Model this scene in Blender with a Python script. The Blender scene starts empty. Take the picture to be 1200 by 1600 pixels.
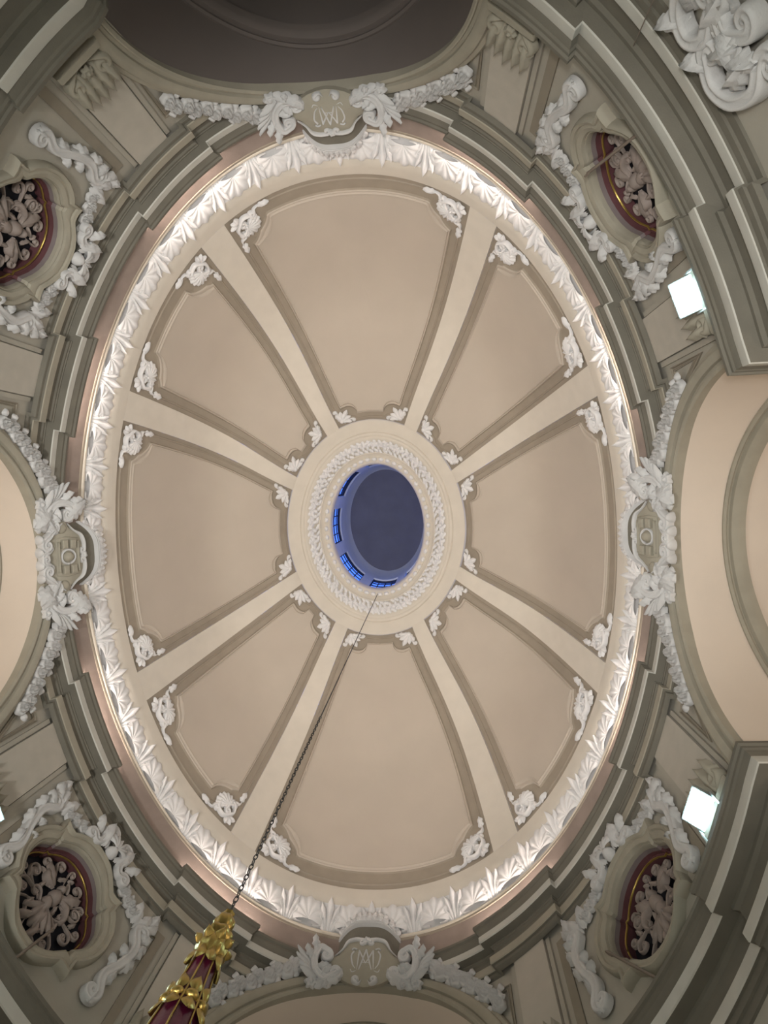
import bpy, math, random
import numpy as np
from mathutils import Matrix, Vector

random.seed(5)
scene = bpy.context.scene
col = scene.collection
PI = math.pi

# ------------------------------------------------------------------ camera
F_PX = 1050.0
RX, RY, RZ = 0.03565027, 0.08129297, -0.04146527
CAM = np.array([1.68813711, -1.05059285, 0.0])
cx_, sx_ = math.cos(RX), math.sin(RX)
cy_, sy_ = math.cos(RY), math.sin(RY)
cz_, sz_ = math.cos(RZ), math.sin(RZ)
ROT = (np.array([[cz_, -sz_, 0], [sz_, cz_, 0], [0, 0, 1]])
       @ np.array([[1, 0, 0], [0, cx_, -sx_], [0, sx_, cx_]])
       @ np.array([[cy_, 0, sy_], [0, 1, 0], [-sy_, 0, cy_]]))
cd = bpy.data.cameras.new('camera')
cd.sensor_fit = 'HORIZONTAL'
cd.sensor_width = 36.0
cd.lens = F_PX / 1200.0 * 36.0
cd.clip_end = 200
cam = bpy.data.objects.new('camera', cd)
col.objects.link(cam)
m = Matrix.Identity(4)
for i in range(3):
    m[i][0] = ROT[0][i]
    m[i][1] = -ROT[1][i]
    m[i][2] = -ROT[2][i]
    m[i][3] = CAM[i]
cam.matrix_world = m
scene.camera = cam

# ------------------------------------------------------------------ view, sky
vs = scene.view_settings
vs.view_transform = 'Standard'
vs.look = 'None'
vs.gamma = 1.0
vs.use_curve_mapping = False
vs.exposure = 0.0
world = bpy.data.worlds.new('dusk_sky')
scene.world = world
world.use_nodes = True
bg = world.node_tree.nodes['Background']
bg.inputs['Color'].default_value = (0.075, 0.19, 0.78, 1)
bg.inputs['Strength'].default_value = 2.0


def point_light(name, loc, power, color, radius=0.5):
    ld = bpy.data.lights.new(name, 'POINT')
    ld.energy = power
    ld.color = color
    ld.shadow_soft_size = radius
    o = bpy.data.objects.new(name, ld)
    o.location = loc
    col.objects.link(o)
    return o


# two unseen cool fills added near the floor, and lamps in three arch bays
WARM = (1.0, 0.87, 0.74)
NEUT = (1.0, 0.965, 0.92)
COOL = (0.90, 1.0, 0.98)
for (x, y, z, p, c, r) in ((2.6, -2.6, -0.9, 250, COOL, 0.4), (-2.8, -2.0, -0.9, 250, COOL, 0.4),
                           (8.7, 0.0, 5.0, 170, WARM, 0.35), (-8.7, 0.0, 5.0, 200, WARM, 0.35),
                           (0.0, 11.5, 4.0, 60, NEUT, 0.35)):
    point_light('fill_and_bay_light', (x, y, z), p, c, r)
# unseen spots added at floor level to brighten the dome
for (x, y) in ((-1.6, -0.6), (1.4, -1.4)):
    ld = bpy.data.lights.new('dome_fill_spot', 'SPOT')
    ld.energy = 2800
    ld.color = NEUT
    ld.spot_size = math.radians(72)
    ld.spot_blend = 0.55
    ld.shadow_soft_size = 0.5
    o = bpy.data.objects.new('dome_fill_spot', ld)
    o.location = (x, y, -1.2)
    o.rotation_euler = (PI, 0, 0)
    col.objects.link(o)


# ------------------------------------------------------------------ materials
def mat(name, rgb, rough=0.75, var=0.06, nscale=3.0, bump=0.08, bscale=60.0, metal=0.0, emit=None, spec=0.3):
    M = bpy.data.materials.new(name)
    M.use_nodes = True
    nt = M.node_tree
    b = nt.nodes['Principled BSDF']
    b.inputs['Roughness'].default_value = rough
    b.inputs['Metallic'].default_value = metal
    b.inputs['Specular IOR Level'].default_value = spec
    tc = nt.nodes.new('ShaderNodeTexCoord')
    n1 = nt.nodes.new('ShaderNodeTexNoise')
    n1.inputs['Scale'].default_value = nscale
    n1.inputs['Detail'].default_value = 6
    nt.links.new(tc.outputs['Object'], n1.inputs['Vector'])
    rp = nt.nodes.new('ShaderNodeValToRGB')
    rp.color_ramp.elements[0].position = 0.3
    rp.color_ramp.elements[1].position = 0.7
    lo = [max(0, c * (1 - var)) for c in rgb]
    hi = [min(1, c * (1 + var)) for c in rgb]
    rp.color_ramp.elements[0].color = (*lo, 1)
    rp.color_ramp.elements[1].color = (*hi, 1)
    nt.links.new(n1.outputs['Fac'], rp.inputs['Fac'])
    nt.links.new(rp.outputs['Color'], b.inputs['Base Color'])
    if bump > 0:
        n2 = nt.nodes.new('ShaderNodeTexNoise')
        n2.inputs['Scale'].default_value = bscale
        n2.inputs['Detail'].default_value = 3
        nt.links.new(tc.outputs['Object'], n2.inputs['Vector'])
        bp = nt.nodes.new('ShaderNodeBump')
        bp.inputs['Strength'].default_value = bump
        bp.inputs['Distance'].default_value = 0.02
        nt.links.new(n2.outputs['Fac'], bp.inputs['Height'])
        nt.links.new(bp.outputs['Normal'], b.inputs['Normal'])
    if emit:
        b.inputs['Emission Color'].default_value = (*emit[0], 1)
        b.inputs['Emission Strength'].default_value = emit[1]
    return M


M_RIB = mat('cream_plaster', (0.66, 0.605, 0.525), var=0.03)
M_FIELD = mat('beige_plaster', (0.51, 0.445, 0.375), var=0.03, nscale=1.2)
M_FRAME = mat('taupe_plaster', (0.335, 0.285, 0.225), var=0.05)
M_STUCCO = mat('white_stucco', (0.76, 0.745, 0.74), rough=0.5, var=0.05, bump=0.15, bscale=40)
M_GSTUCCO = mat('grey_white_stucco', (0.56, 0.555, 0.55), rough=0.6, var=0.08, bump=0.2, bscale=40)
M_WALL = mat('wall_plaster', (0.375, 0.352, 0.30), var=0.06, nscale=1.5)
M_PIL = mat('pilaster_plaster', (0.45, 0.42, 0.365), var=0.05)
M_CORN = mat('olive_grey_cornice', (0.152, 0.141, 0.114), var=0.10, nscale=2.0, bump=0.15)
M_FILLET = mat('pale_fillet', (0.50, 0.49, 0.445), var=0.06)
M_ARCHI = mat('architrave_plaster', (0.335, 0.31, 0.25), var=0.06)
M_BROWN = mat('brown_attic', (0.27, 0.215, 0.185), var=0.12, nscale=2.5)
M_LIP = mat('pale_lip', (0.70, 0.63, 0.53), rough=0.45, var=0.03)
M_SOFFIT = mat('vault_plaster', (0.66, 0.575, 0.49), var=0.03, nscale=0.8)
M_DIM_SOFFIT = mat('shaded_vault_plaster', (0.155, 0.132, 0.122), var=0.04, nscale=0.8)  # vault plaster with the gloom of the unlit top vault in its colour
M_MAROON = mat('maroon_paint', (0.115, 0.045, 0.05), var=0.15)
M_REVEAL = mat('mauve_reveal', (0.19, 0.155, 0.155), var=0.08)
M_GOLD = mat('gilding', (0.40, 0.285, 0.085), rough=0.32, metal=0.9, var=0.12, nscale=8)
M_GRILLE = mat('carved_wood', (0.30, 0.25, 0.225), rough=0.6, var=0.15, nscale=6)
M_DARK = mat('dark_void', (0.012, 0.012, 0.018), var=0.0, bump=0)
M_ROD = mat('rod_wood', (0.20, 0.16, 0.13), var=0.1)
M_BLACK = mat('black_metal', (0.03, 0.03, 0.03), rough=0.4, var=0.1, metal=0.6)
M_HOUS = mat('lamp_housing', (0.35, 0.38, 0.38), rough=0.4, var=0.05, metal=0.3)
M_FLOOD = mat('flood_lens', (0.9, 0.98, 1.0), var=0, bump=0, emit=((0.62, 0.95, 1.0), 60.0))
M_LED = mat('led_tube', (1, 0.9, 0.85), var=0, bump=0, emit=((1.0, 0.86, 0.78), 90.0))
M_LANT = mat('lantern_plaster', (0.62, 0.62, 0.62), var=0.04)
M_LCEIL = mat('dimmed_lantern_plaster', (0.13, 0.13, 0.17), var=0.08, nscale=2)  # lantern dimness and blue dusk tint put into the plaster colour
M_CRIM = mat('crimson_enamel', (0.06, 0.004, 0.018), rough=0.3, var=0.15, spec=0.6)
M_FLOOR = mat('marble_floor', (0.55, 0.50, 0.44), rough=0.35, var=0.12)
M_MUNTIN = mat('dark_window_bar', (0.02, 0.025, 0.05), var=0.0, bump=0)
M_BANDC = mat('panel_band', (0.25, 0.222, 0.175), var=0.06)


def glass_mat():
    M = bpy.data.materials.new('window_glass')
    M.use_nodes = True
    nt = M.node_tree
    nt.nodes.clear()
    out = nt.nodes.new('ShaderNodeOutputMaterial')
    tr = nt.nodes.new('ShaderNodeBsdfTransparent')
    tr.inputs['Color'].default_value = (0.9, 0.94, 1.0, 1)
    gl = nt.nodes.new('ShaderNodeBsdfGlossy')
    gl.inputs['Roughness'].default_value = 0.05
    mx = nt.nodes.new('ShaderNodeMixShader')
    mx.inputs[0].default_value = 0.05
    nt.links.new(tr.outputs[0], mx.inputs[1])
    nt.links.new(gl.outputs[0], mx.inputs[2])
    nt.links.new(mx.outputs[0], out.inputs['Surface'])
    return M


M_GLASS = glass_mat()


# ------------------------------------------------------------------ object helpers
def tag(o, label=None, cat=None, group=None, kind=None):
    if label:
        o['label'] = label
    if cat:
        o['category'] = cat
    if group:
        o['group'] = group
    if kind:
        o['kind'] = kind
    return o


def empty(name, loc=(0, 0, 0)):
    o = bpy.data.objects.new(name, None)
    o.empty_display_size = 0.2
    o.location = loc
    col.objects.link(o)
    return o


def obj(name, V, F, material, parent=None, smooth=True, angle=50):
    me = bpy.data.meshes.new(name)
    V = np.asarray(V, float)
    if parent is not None:
        base = np.zeros(3)
        p = parent
        while p is not None:
            base = base + np.array(p.location)
            p = p.parent
        V = V - base
    me.from_pydata(V.tolist(), [], F)
    me.materials.append(material)
    if smooth:
        me.polygons.foreach_set('use_smooth', [True] * len(me.polygons))
        if angle < 180:
            me.set_sharp_from_angle(angle=math.radians(angle))
    me.update()
    o = bpy.data.objects.new(name, me)
    col.objects.link(o)
    if parent is not None:
        o.parent = parent
    return o


class G:
    """collects relief pieces in local coordinates (u, v, w)"""

    def __init__(self):
        self.V = []
        self.F = []
        self.n = 0

    def add(self, VF):
        V, Fc = VF
        V = np.asarray(V, float)
        self.V.append(V)
        self.F += [tuple(i + self.n for i in f) for f in Fc]
        self.n += len(V)
        return self

    def verts(self):
        return np.vstack(self.V)

    def build(self, name, mapf, material, parent=None, smooth=True, angle=180):
        return obj(name, mapf(self.verts()), self.F, material, parent, smooth, angle)


def grid_faces(nr, nc, wrap=False):
    out = []
    for i in range(nr - 1):
        for j in range(nc - 1 if not wrap else nc):
            j2 = (j + 1) % nc
            out.append((i * nc + j, i * nc + j2, (i + 1) * nc + j2, (i + 1) * nc + j))
    return out


def catmull(P, n=8):
    P = [np.asarray(p, float) for p in P]
    if len(P) == 2:
        return np.array([P[0] + (P[1] - P[0]) * k / n for k in range(n + 1)])
    Q = [2 * P[0] - P[1]] + P + [2 * P[-1] - P[-2]]
    out = []
    for i in range(1, len(Q) - 2):
        a, b, c, d = Q[i - 1], Q[i], Q[i + 1], Q[i + 2]
        for k in range(n):
            t = k / n
            out.append(0.5 * (2 * b + (c - a) * t + (2 * a - 5 * b + 4 * c - d) * t * t + (3 * b - a - 3 * c + d) * t ** 3))
    out.append(P[-1])
    return np.array(out)


def rtube(path, wid, hgt, w0=0.0, n=5):
    """half-round relief bead along a 2D path"""
    path = np.asarray(path, float)
    N = len(path)
    wid = np.broadcast_to(np.asarray(wid, float), (N,))
    hgt = np.broadcast_to(np.asarray(hgt, float), (N,))
    w0 = np.broadcast_to(np.asarray(w0, float), (N,))
    T = np.gradient(path, axis=0)
    T /= np.maximum(np.linalg.norm(T, axis=1, keepdims=True), 1e-9)
    Nn = np.c_[-T[:, 1], T[:, 0]]
    V = []
    for k in range(n + 1):
        a = PI * k / n
        xy = path + Nn * (wid * math.cos(a))[:, None]
        q = math.sin(a)
        if n >= 6:
            q = q ** 0.6 * (1 - 0.38 * math.exp(-((a - PI / 2) / 0.42) ** 2))
        V.append(np.c_[xy, w0 + hgt * q])
    V = np.stack(V, 1).reshape(-1, 3)
    Fc = grid_faces(N, n + 1)
    Fc.append(tuple(range(n + 1)))
    Fc.append(tuple((N - 1) * (n + 1) + k for k in range(n, -1, -1)))
    return V, Fc


def spiral_from(p, d, r, side, turns=1.3, n=22, shrink=0.18):
    d = np.asarray(d, float)
    d = d / np.linalg.norm(d)
    nrm = np.array([-d[1], d[0]]) * side
    c = np.asarray(p, float) + nrm * r
    a0 = math.atan2(-nrm[1], -nrm[0])
    out = []
    for k in range(1, n + 1):
        f = k / n
        a = a0 + side * 2 * PI * turns * f
        rr = r * (1 - (1 - shrink) * f)
        out.append(c + rr * np.array([math.cos(a), math.sin(a)]))
    return np.array(out)


def scroll(keys, w, h, r0=0, s0=1, r1=0, s1=1, w0=0.0, n=5, turns=1.2):
    """S or C scroll: smooth path through keys, with volutes at the ends"""
    P = catmull(keys, 6)
    parts = []
    if r0:
        parts.append(spiral_from(P[0], P[0] - P[1], r0, s0, turns)[::-1])
    parts.append(P)
    if r1:
        parts.append(spiral_from(P[-1], P[-1] - P[-2], r1, s1, turns))
    path = np.vstack(parts)
    N = len(path)
    f = np.linspace(0, 1, N)
    prof = 0.45 + 0.55 * np.sin(PI * np.clip(f, 0, 1)) ** 0.7
    if not r0:
        prof = np.where(f < 0.3, 0.1 + 0.9 * (f / 0.3), 1.0) * prof
    if not r1:
        prof = np.where(f > 0.7, 0.1 + 0.9 * ((1 - f) / 0.3), 1.0) * prof
    V, Fc = rtube(path, w * prof, h * (0.5 + 0.5 * prof), w0, n)
    for (rad, sd, p, dr) in ((r0, s0, P[0], P[0] - P[1]), (r1, s1, P[-1], P[-1] - P[-2])):
        if rad:
            dr = dr / np.linalg.norm(dr)
            c = p + np.array([-dr[1], dr[0]]) * sd * rad
            V2, F2 = ball(c[0], c[1], rad * .55, h * .62, w0, na=10)
            Fc = Fc + [tuple(i + len(V) for i in f) for f in F2]
            V = np.vstack([V, V2])
    return V, Fc


def leaf(x, y, ang, L, W, H=0.06, lobes=3, w0=0.0, lift=0.0, bend=0.0, nl=12, nw=6):
    s = np.linspace(0, 1, nl + 1)
    q = np.linspace(-1, 1, nw + 1)
    half = W * np.sin(PI * np.clip(s * 0.86 + 0.09, 0, 1)) ** 0.6 * (1 - 0.22 * np.cos(2 * PI * lobes * s) * (s > 0.05))
    half[-1] *= 0.35
    a = ang + bend * s
    ds = L / nl
    cxp = x + np.r_[0, np.cumsum(np.cos(a[:-1]) * ds)]
    cyp = y + np.r_[0, np.cumsum(np.sin(a[:-1]) * ds)]
    V = []
    for i in range(nl + 1):
        nx, ny = -math.sin(a[i]), math.cos(a[i])
        for k in range(nw + 1):
            hh = H * ((0.25 + 0.75 * math.sin(PI * min(1, s[i] * 0.9 + 0.05))) * (1 - 0.85 * q[k] ** 2)
                      + 0.25 * math.cos(q[k] * PI * 3) * (1 - abs(q[k])))
            V.append((cxp[i] + nx * half[i] * q[k], cyp[i] + ny * half[i] * q[k], w0 + hh + lift * s[i] ** 2))
    return np.array(V), grid_faces(nl + 1, nw + 1)


def shell(x, y, ang, R, spread=1.5, n=7, H=0.07, w0=0.0, r0=0.12, amp=0.3):
    nr, na = 5, n * 4
    V = []
    for i in range(nr + 1):
        f = r0 + (1 - r0) * i / nr
        for j in range(na + 1):
            q = -1 + 2 * j / na
            a = ang + spread * q
            fl = math.cos(2 * PI * n * (q + 1) / 2 + PI)
            rr = R * f * (1 + 0.05 * fl * f) * (1 - 0.18 * abs(q) ** 3)
            h = H * (math.sin(PI * (0.25 + 0.72 * f)) * 0.75 + amp * fl * f + 0.3)
            if i == nr:
                h *= 0.35
            V.append((x + rr * math.cos(a), y + rr * math.sin(a), w0 + max(h, 0)))
    return np.array(V), grid_faces(nr + 1, na + 1)


def flower(x, y, R, H=0.06, petals=5, w0=0.0, rot=0.0):
    na = max(petals * 4, 12)
    V = []
    rings = ((1.0, 0.0), (0.86, 0.55), (0.62, 0.72), (0.42, 0.5), (0.26, 0.85), (0.1, 1.0))
    for f, h in rings:
        for j in range(na):
            a = rot + 2 * PI * j / na
            md = 1 + 0.2 * math.cos(petals * (a - rot)) * (f > 0.35) if petals else 1
            V.append((x + R * f * md * math.cos(a), y + R * f * md * math.sin(a), w0 + H * h))
    Fc = grid_faces(len(rings), na, True)
    Fc.append(tuple((len(rings) - 1) * na + j for j in range(na)))
    return np.array(V), Fc


def rose(x, y, R, H=0.12, w0=0.0, rot=0.0):
    na = 20
    V = []
    rings = ((1.0, 0.0), (.98, .3), (.82, .58), (.72, .46), (.58, .80), (.48, .66), (.30, 1.0), (.18, .86), (.06, .95))
    for k, (f, h) in enumerate(rings):
        for j in range(na):
            a = 2 * PI * j / na
            md = 1 + 0.09 * math.cos(5 * (a - rot) + k * 1.3)
            V.append((x + R * f * md * math.cos(a), y + R * f * md * math.sin(a), w0 + H * h))
    Fc = grid_faces(len(rings), na, True)
    Fc.append(tuple((len(rings) - 1) * na + j for j in range(na)))
    return np.array(V), Fc


def ball(x, y, R, H, w0=0.0, R2=None, rot=0.0, na=12):
    R2 = R2 or R
    V = []
    nr = 4
    for i in range(nr):
        f = math.cos(PI / 2 * i / nr)
        h = math.sin(PI / 2 * i / nr)
        for j in range(na):
            a = 2 * PI * j / na
            px, py = R * f * math.cos(a), R2 * f * math.sin(a)
            V.append((x + px * math.cos(rot) - py * math.sin(rot), y + px * math.sin(rot) + py * math.cos(rot), w0 + H * h))
    V.append((x, y, w0 + H))
    Fc = grid_faces(nr, na, True)
    b = (nr - 1) * na
    Fc += [(b + j, b + (j + 1) % na, nr * na) for j in range(na)]
    return np.array(V), Fc


def slab(outline, w0, w1, bevel=0.03):
    P = np.asarray(outline, float)
    c = P.mean(0)
    inn = c + (P - c) * (1 - bevel / np.maximum(np.linalg.norm(P - c, axis=1), 0.05))[:, None]
    N = len(P)
    V = np.vstack([np.c_[P, np.full(N, w0)], np.c_[P, np.full(N, w1 - bevel * 0.6)], np.c_[inn, np.full(N, w1)]])
    Fc = grid_faces(3, N, True)
    Fc.append(tuple(2 * N + j for j in range(N)))
    return V, Fc


def box3(c, ex, ey, ez):
    """box from centre and three half-axis vectors"""
    c, ex, ey, ez = [np.asarray(q, float) for q in (c, ex, ey, ez)]
    V = [c + a * ex + b * ey + d * ez for a in (-1, 1) for b in (-1, 1) for d in (-1, 1)]
    Fc = [(0, 1, 3, 2), (4, 6, 7, 5), (0, 4, 5, 1), (2, 3, 7, 6), (0, 2, 6, 4), (1, 5, 7, 3)]
    return np.array(V), Fc


def tube3(path, r, n=8):
    path = np.asarray(path, float)
    N = len(path)
    r = np.broadcast_to(np.asarray(r, float), (N,))
    T = np.gradient(path, axis=0)
    T /= np.maximum(np.linalg.norm(T, axis=1, keepdims=True), 1e-9)
    ref = np.array([0, 0, 1.0]) if abs(T[:, 2]).mean() < 0.8 else np.array([1.0, 0, 0])
    A = np.cross(T, ref)
    A /= np.maximum(np.linalg.norm(A, axis=1, keepdims=True), 1e-9)
    B = np.cross(T, A)
    V = np.stack([path + r[:, None] * (A * math.cos(2 * PI * k / n) + B * math.sin(2 * PI * k / n)) for k in range(n)], 1).reshape(-1, 3)
    Fc = grid_faces(N, n, True)
    Fc.append(tuple(range(n)))
    Fc.append(tuple((N - 1) * n + k for k in range(n)))
    return V, Fc


def lathe(prof, n=24, c=(0, 0, 0), flute=0, famp=0.0):
    V = []
    for (r, z) in prof:
        for j in range(n):
            a = 2 * PI * j / n
            rr = r * (1 + famp * math.cos(flute * a))
            V.append((c[0] + rr * math.cos(a), c[1] + rr * math.sin(a), c[2] + z))
    return np.array(V), grid_faces(len(prof), n, True)


# ------------------------------------------------------------------ plan geometry
WA, WB = 5.8, 8.2                      # drum wall, half-axes of the oval
_T = np.radians(np.linspace(-200, 400, 24001))
_sp = np.sqrt((WA * np.sin(_T)) ** 2 + (WB * np.cos(_T)) ** 2)
_S = np.r_[0, np.cumsum((_sp[1:] + _sp[:-1]) / 2 * np.diff(_T))]
_S -= np.interp(0, _T, _S)
SQ = float(np.interp(PI / 2, _T, _S))  # quarter length, about 11.08 m
S_MED = 5.39


def s_of_t(t):
    return np.interp(t, _T, _S)


def wallpt(s, z, d):
    s, z, d = np.broadcast_arrays(np.asarray(s, float), np.asarray(z, float), np.asarray(d, float))
    t = np.interp(s, _S, _T)
    nx, ny = np.cos(t) / WA, np.sin(t) / WB
    ln = np.sqrt(nx ** 2 + ny ** 2)
    return np.stack([WA * np.cos(t) - d * nx / ln, WB * np.sin(t) - d * ny / ln, z], -1)


def wallmap(s0, z0=0.0, d0=0.0, sx=1, sy=1, su=1):
    def f(V):
        P = wallpt(s0 + su * V[:, 0], z0 + V[:, 1], d0 + V[:, 2])
        return P * np.array([sx, sy, 1.0])
    return f


QUADS = {(1, 1): 'lower right', (1, -1): 'upper right', (-1, 1): 'lower left', (-1, -1): 'upper left'}

ARCH_HW, ARCH_SPR, ARCH_RISE = 2.5, 8.4, 3.6


def arch_z(x):
    return ARCH_SPR + ARCH_RISE * np.sqrt(np.clip(1 - (np.asarray(x) / ARCH_HW) ** 2, 0, 1))


S_E = float(s_of_t(math.asin(ARCH_HW / WB)))       # arch edge beside the right/left arch
S_N = float(s_of_t(math.acos(ARCH_HW / WA)))       # arch edge beside the top/bottom arch
Z_TOP = 12.34
Z_FLOOR = -1.6

# =================================================================== STRUCTURE
# ---- floor
V = [(13 * math.cos(2 * PI * k / 48), 15 * math.sin(2 * PI * k / 48), Z_FLOOR) for k in range(48)]
tag(obj('floor', V, [tuple(range(48))], M_FLOOR), 'pale marble church floor below the dome', 'floor', kind='structure')

# ---- medallion outline (local x, y about s = S_MED, z = 9.92)
MED_Z = 9.92
OUT_Q = [(0, 1.20), (.13, 1.195), (.26, 1.16), (.38, 1.08), (.50, .97), (.62, .84), (.74, .84), (.87, .87), (.86, .74), (.86, .62),
         (.95, .53), (1.03, .40), (1.09, .27), (1.12, .13), (1.13, 0)]
INN_Q = [(0, .91), (.13, .90), (.25, .86), (.37, .79), (.48, .69), (.57, .57), (.62, .50), (.68, .50), (.68, .45), (.70, .40),
         (.76, .33), (.81, .25), (.845, .17), (.86, .08), (.865, 0)]


def full_outline(q):
    q = np.asarray(q, float)
    a = q[::-1]                                 # from right side to the top
    top = np.vstack([a, (q[1:] * [-1, 1])])      # right -> top -> left
    bot = top[::-1][1:-1] * [1, -1]
    return np.vstack([top, bot])


MED_OUT = full_outline(OUT_Q)
MED_IN = full_outline(INN_Q)


def in_poly(px, py, poly):
    inside = np.zeros(px.shape, bool)
    n = len(poly)
    j = n - 1
    for i in range(n):
        xi, yi = poly[i]
        xj, yj = poly[j]
        c = ((yi > py) != (yj > py)) & (px < (xj - xi) * (py - yi) / (yj - yi + 1e-12) + xi)
        inside ^= c
        j = i
    return inside


# ---- drum wall with four arch openings and four medallion openings
wall = G()
zp = np.r_[Z_FLOOR, 3.0, 7.0, np.arange(8.4, Z_TOP + 0.01, 0.0985)]
zp[-1] = Z_TOP
hole = (MED_IN + MED_OUT * 0.6) / 1.6
for (sx, sy) in QUADS:
    sgn = np.array([sx, sy, 1.0])
    sa = np.linspace(0, S_E, 26)
    ya = WB * np.sin(np.interp(sa, _S, _T))
    zz = np.stack([np.linspace(float(b), Z_TOP, 7) for b in arch_z(ya)])
    P = wallpt(sa[:, None], zz, 0.0).reshape(-1, 3) * sgn
    wall.add((P, grid_faces(len(sa), 7)))
    sb = np.linspace(S_E, S_N, 66)
    P = wallpt(sb[:, None], zp[None, :], 0.0).reshape(-1, 3) * sgn
    Fc = []
    nz = len(zp)
    for f in grid_faces(len(sb), nz):
        i, k = divmod(f[0], nz)
        mx = (sb[i] + sb[i + 1]) / 2 - S_MED
        my = (zp[k] + zp[k + 1]) / 2 - MED_Z
        if in_poly(np.array([mx]), np.array([my]), hole)[0]:
            continue
        Fc.append(f)
    wall.add((P, Fc))
    sc = np.linspace(S_N, SQ, 26)
    xa = WA * np.cos(np.interp(sc, _S, _T))
    zz = np.stack([np.linspace(float(b), Z_TOP, 7) for b in arch_z(xa)])
    P = wallpt(sc[:, None], zz, 0.0).reshape(-1, 3) * sgn
    wall.add((P, grid_faces(len(sc), 7)))
o = obj('wall_drum', wall.verts(), wall.F, M_WALL, smooth=True, angle=30)
tag(o, 'olive beige oval drum wall carrying the dome between the four arches', 'wall', kind='structure')

# ---- the four arches: barrel vaults behind, archivolts in front
psi = np.linspace(0, PI, 73)


def cross_section(inset):
    hw, rs = ARCH_HW - inset, ARCH_RISE - inset
    pts = [(hw, Z_FLOOR)] + [(hw * math.cos(a), ARCH_SPR + rs * math.sin(a)) for a in psi] + [(-hw, Z_FLOOR)]
    return np.array(pts)


def tunnel_map(axis, sign):
    """(across, z, depth) to world; depth counts from the church centre"""
    def f(P):
        if axis == 'x':
            return np.c_[sign * P[:, 2], P[:, 0], P[:, 1]]
        return np.c_[P[:, 0], sign * P[:, 2], P[:, 1]]
    return f


def wall_depth(axis, c):
    return WA * np.sqrt(np.clip(1 - (c / WB) ** 2, 0, 1)) if axis == 'x' else WB * np.sqrt(np.clip(1 - (c / WA) ** 2, 0, 1))


ARCHES = [('x', 1, 'right', 'warm lit beige'), ('x', -1, 'left', 'warm lit beige'), ('y', -1, 'top', 'shade-darkened'), ('y', 1, 'bottom', 'greyish beige')]
ti = 10
for axis, sign, side, look in ARCHES:
    base = WA if axis == 'x' else WB
    mp = tunnel_map(axis, sign)
    RD = .74 if axis == 'x' else .60
    c0 = cross_section(0)
    rings = [np.c_[c0, wall_depth(axis, c0[:, 0])], np.c_[c0, np.full(len(c0), base + RD)]]
    n = len(c0)
    soff = M_DIM_SOFFIT if side == 'top' else M_SOFFIT
    g = G()
    g.add((mp(np.vstack(rings)), grid_faces(2, n)))
    r2 = [np.c_[c0, np.full(n, base + RD + .32)], np.c_[c0, np.full(n, base + 4.2)]]
    g.add((mp(np.vstack(r2)), grid_faces(2, n)))
    g.add((mp(r2[1]), [tuple(range(n))]))
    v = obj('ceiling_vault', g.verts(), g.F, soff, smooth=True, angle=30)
    tag(v, f'{look} barrel vault seen through the {side} arch', 'vault', kind='structure')
    rb = []
    for dep, ins in ((1.05, 0), (1.05, .04), (1.09, .07), (1.12, .05), (1.14, .05), (1.16, .12), (1.22, .16), (1.28, .17), (1.37, .17), (1.37, 0)):
        cc = cross_section(ins)
        rb.append(np.c_[cc, np.full(n, base + RD - 1.05 + dep)])
    obj('vault_rib', mp(np.vstack(rb)), grid_faces(len(rb), n), M_DIM_SOFFIT if side == 'top' else M_ARCHI, v, True, 25)  # darker rib tone also holds the shadow on its face
    # archivolt: moulded band around the opening
    prof = [(-.005, -.05), (-.005, .10), (.03, .13), (.05, .13), (.06, .10), (.10, .10), (.11, .15), (.15, .18), (.21, .19), (.25, .17),
            (.27, .12), (.32, .11), (.34, .07), (.36, .0)]
    ps = np.linspace(0, PI, 73)
    AV = []
    for a in ps:
        x, z = ARCH_HW * math.cos(a), ARCH_SPR + ARCH_RISE * math.sin(a)
        nx, nz = math.cos(a) / ARCH_HW, math.sin(a) / ARCH_RISE
        ln = math.hypot(nx, nz)
        for (r, d) in prof:
            xx, zz2 = x + r * nx / ln, z + r * nz / ln
            if axis == 'x':
                s = s_of_t(math.asin(max(-1, min(1, xx / WB))))
                P = wallpt(s, zz2, d)
                AV.append((sign * P[0], P[1], P[2]))
            else:
                s = s_of_t(math.acos(max(-1, min(1, xx / WA))))
                P = wallpt(s, zz2, d)
                AV.append((P[0], sign * P[1], P[2]))
    ti += 1
    av = obj(f'trim_{ti}', AV, grid_faces(len(ps), len(prof)), M_ARCHI, smooth=True, angle=35)
    tag(av, f'moulded plaster archivolt framing the {side} arch', 'archivolt', kind='structure')


# ---- swept cornices
def sweep_path(path, prof, closed):
    path = np.asarray(path, float)
    N = len(path)
    if closed:
        e_in = path - np.roll(path, 1, 0)
        e_out = np.roll(path, -1, 0) - path
    else:
        d = np.diff(path, axis=0)
        e_in = np.vstack([d[:1], d])
        e_out = np.vstack([d, d[-1:]])
    e_in /= np.linalg.norm(e_in, axis=1, keepdims=True)
    e_out /= np.linalg.norm(e_out, axis=1, keepdims=True)
    n1 = np.c_[-e_in[:, 1], e_in[:, 0]]
    n2 = np.c_[-e_out[:, 1], e_out[:, 0]]
    mm = (n1 + n2) / np.maximum(1 + (n1 * n2).sum(1), 0.15)[:, None]
    V = []
    for (d, z) in prof:
        V.append(np.c_[path + mm * d, np.full(N, z)])
    V = np.stack(V, 1)
    return V


RES_E = (2.65, 4.06)
RES_N = (7.05, 8.43)


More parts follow.
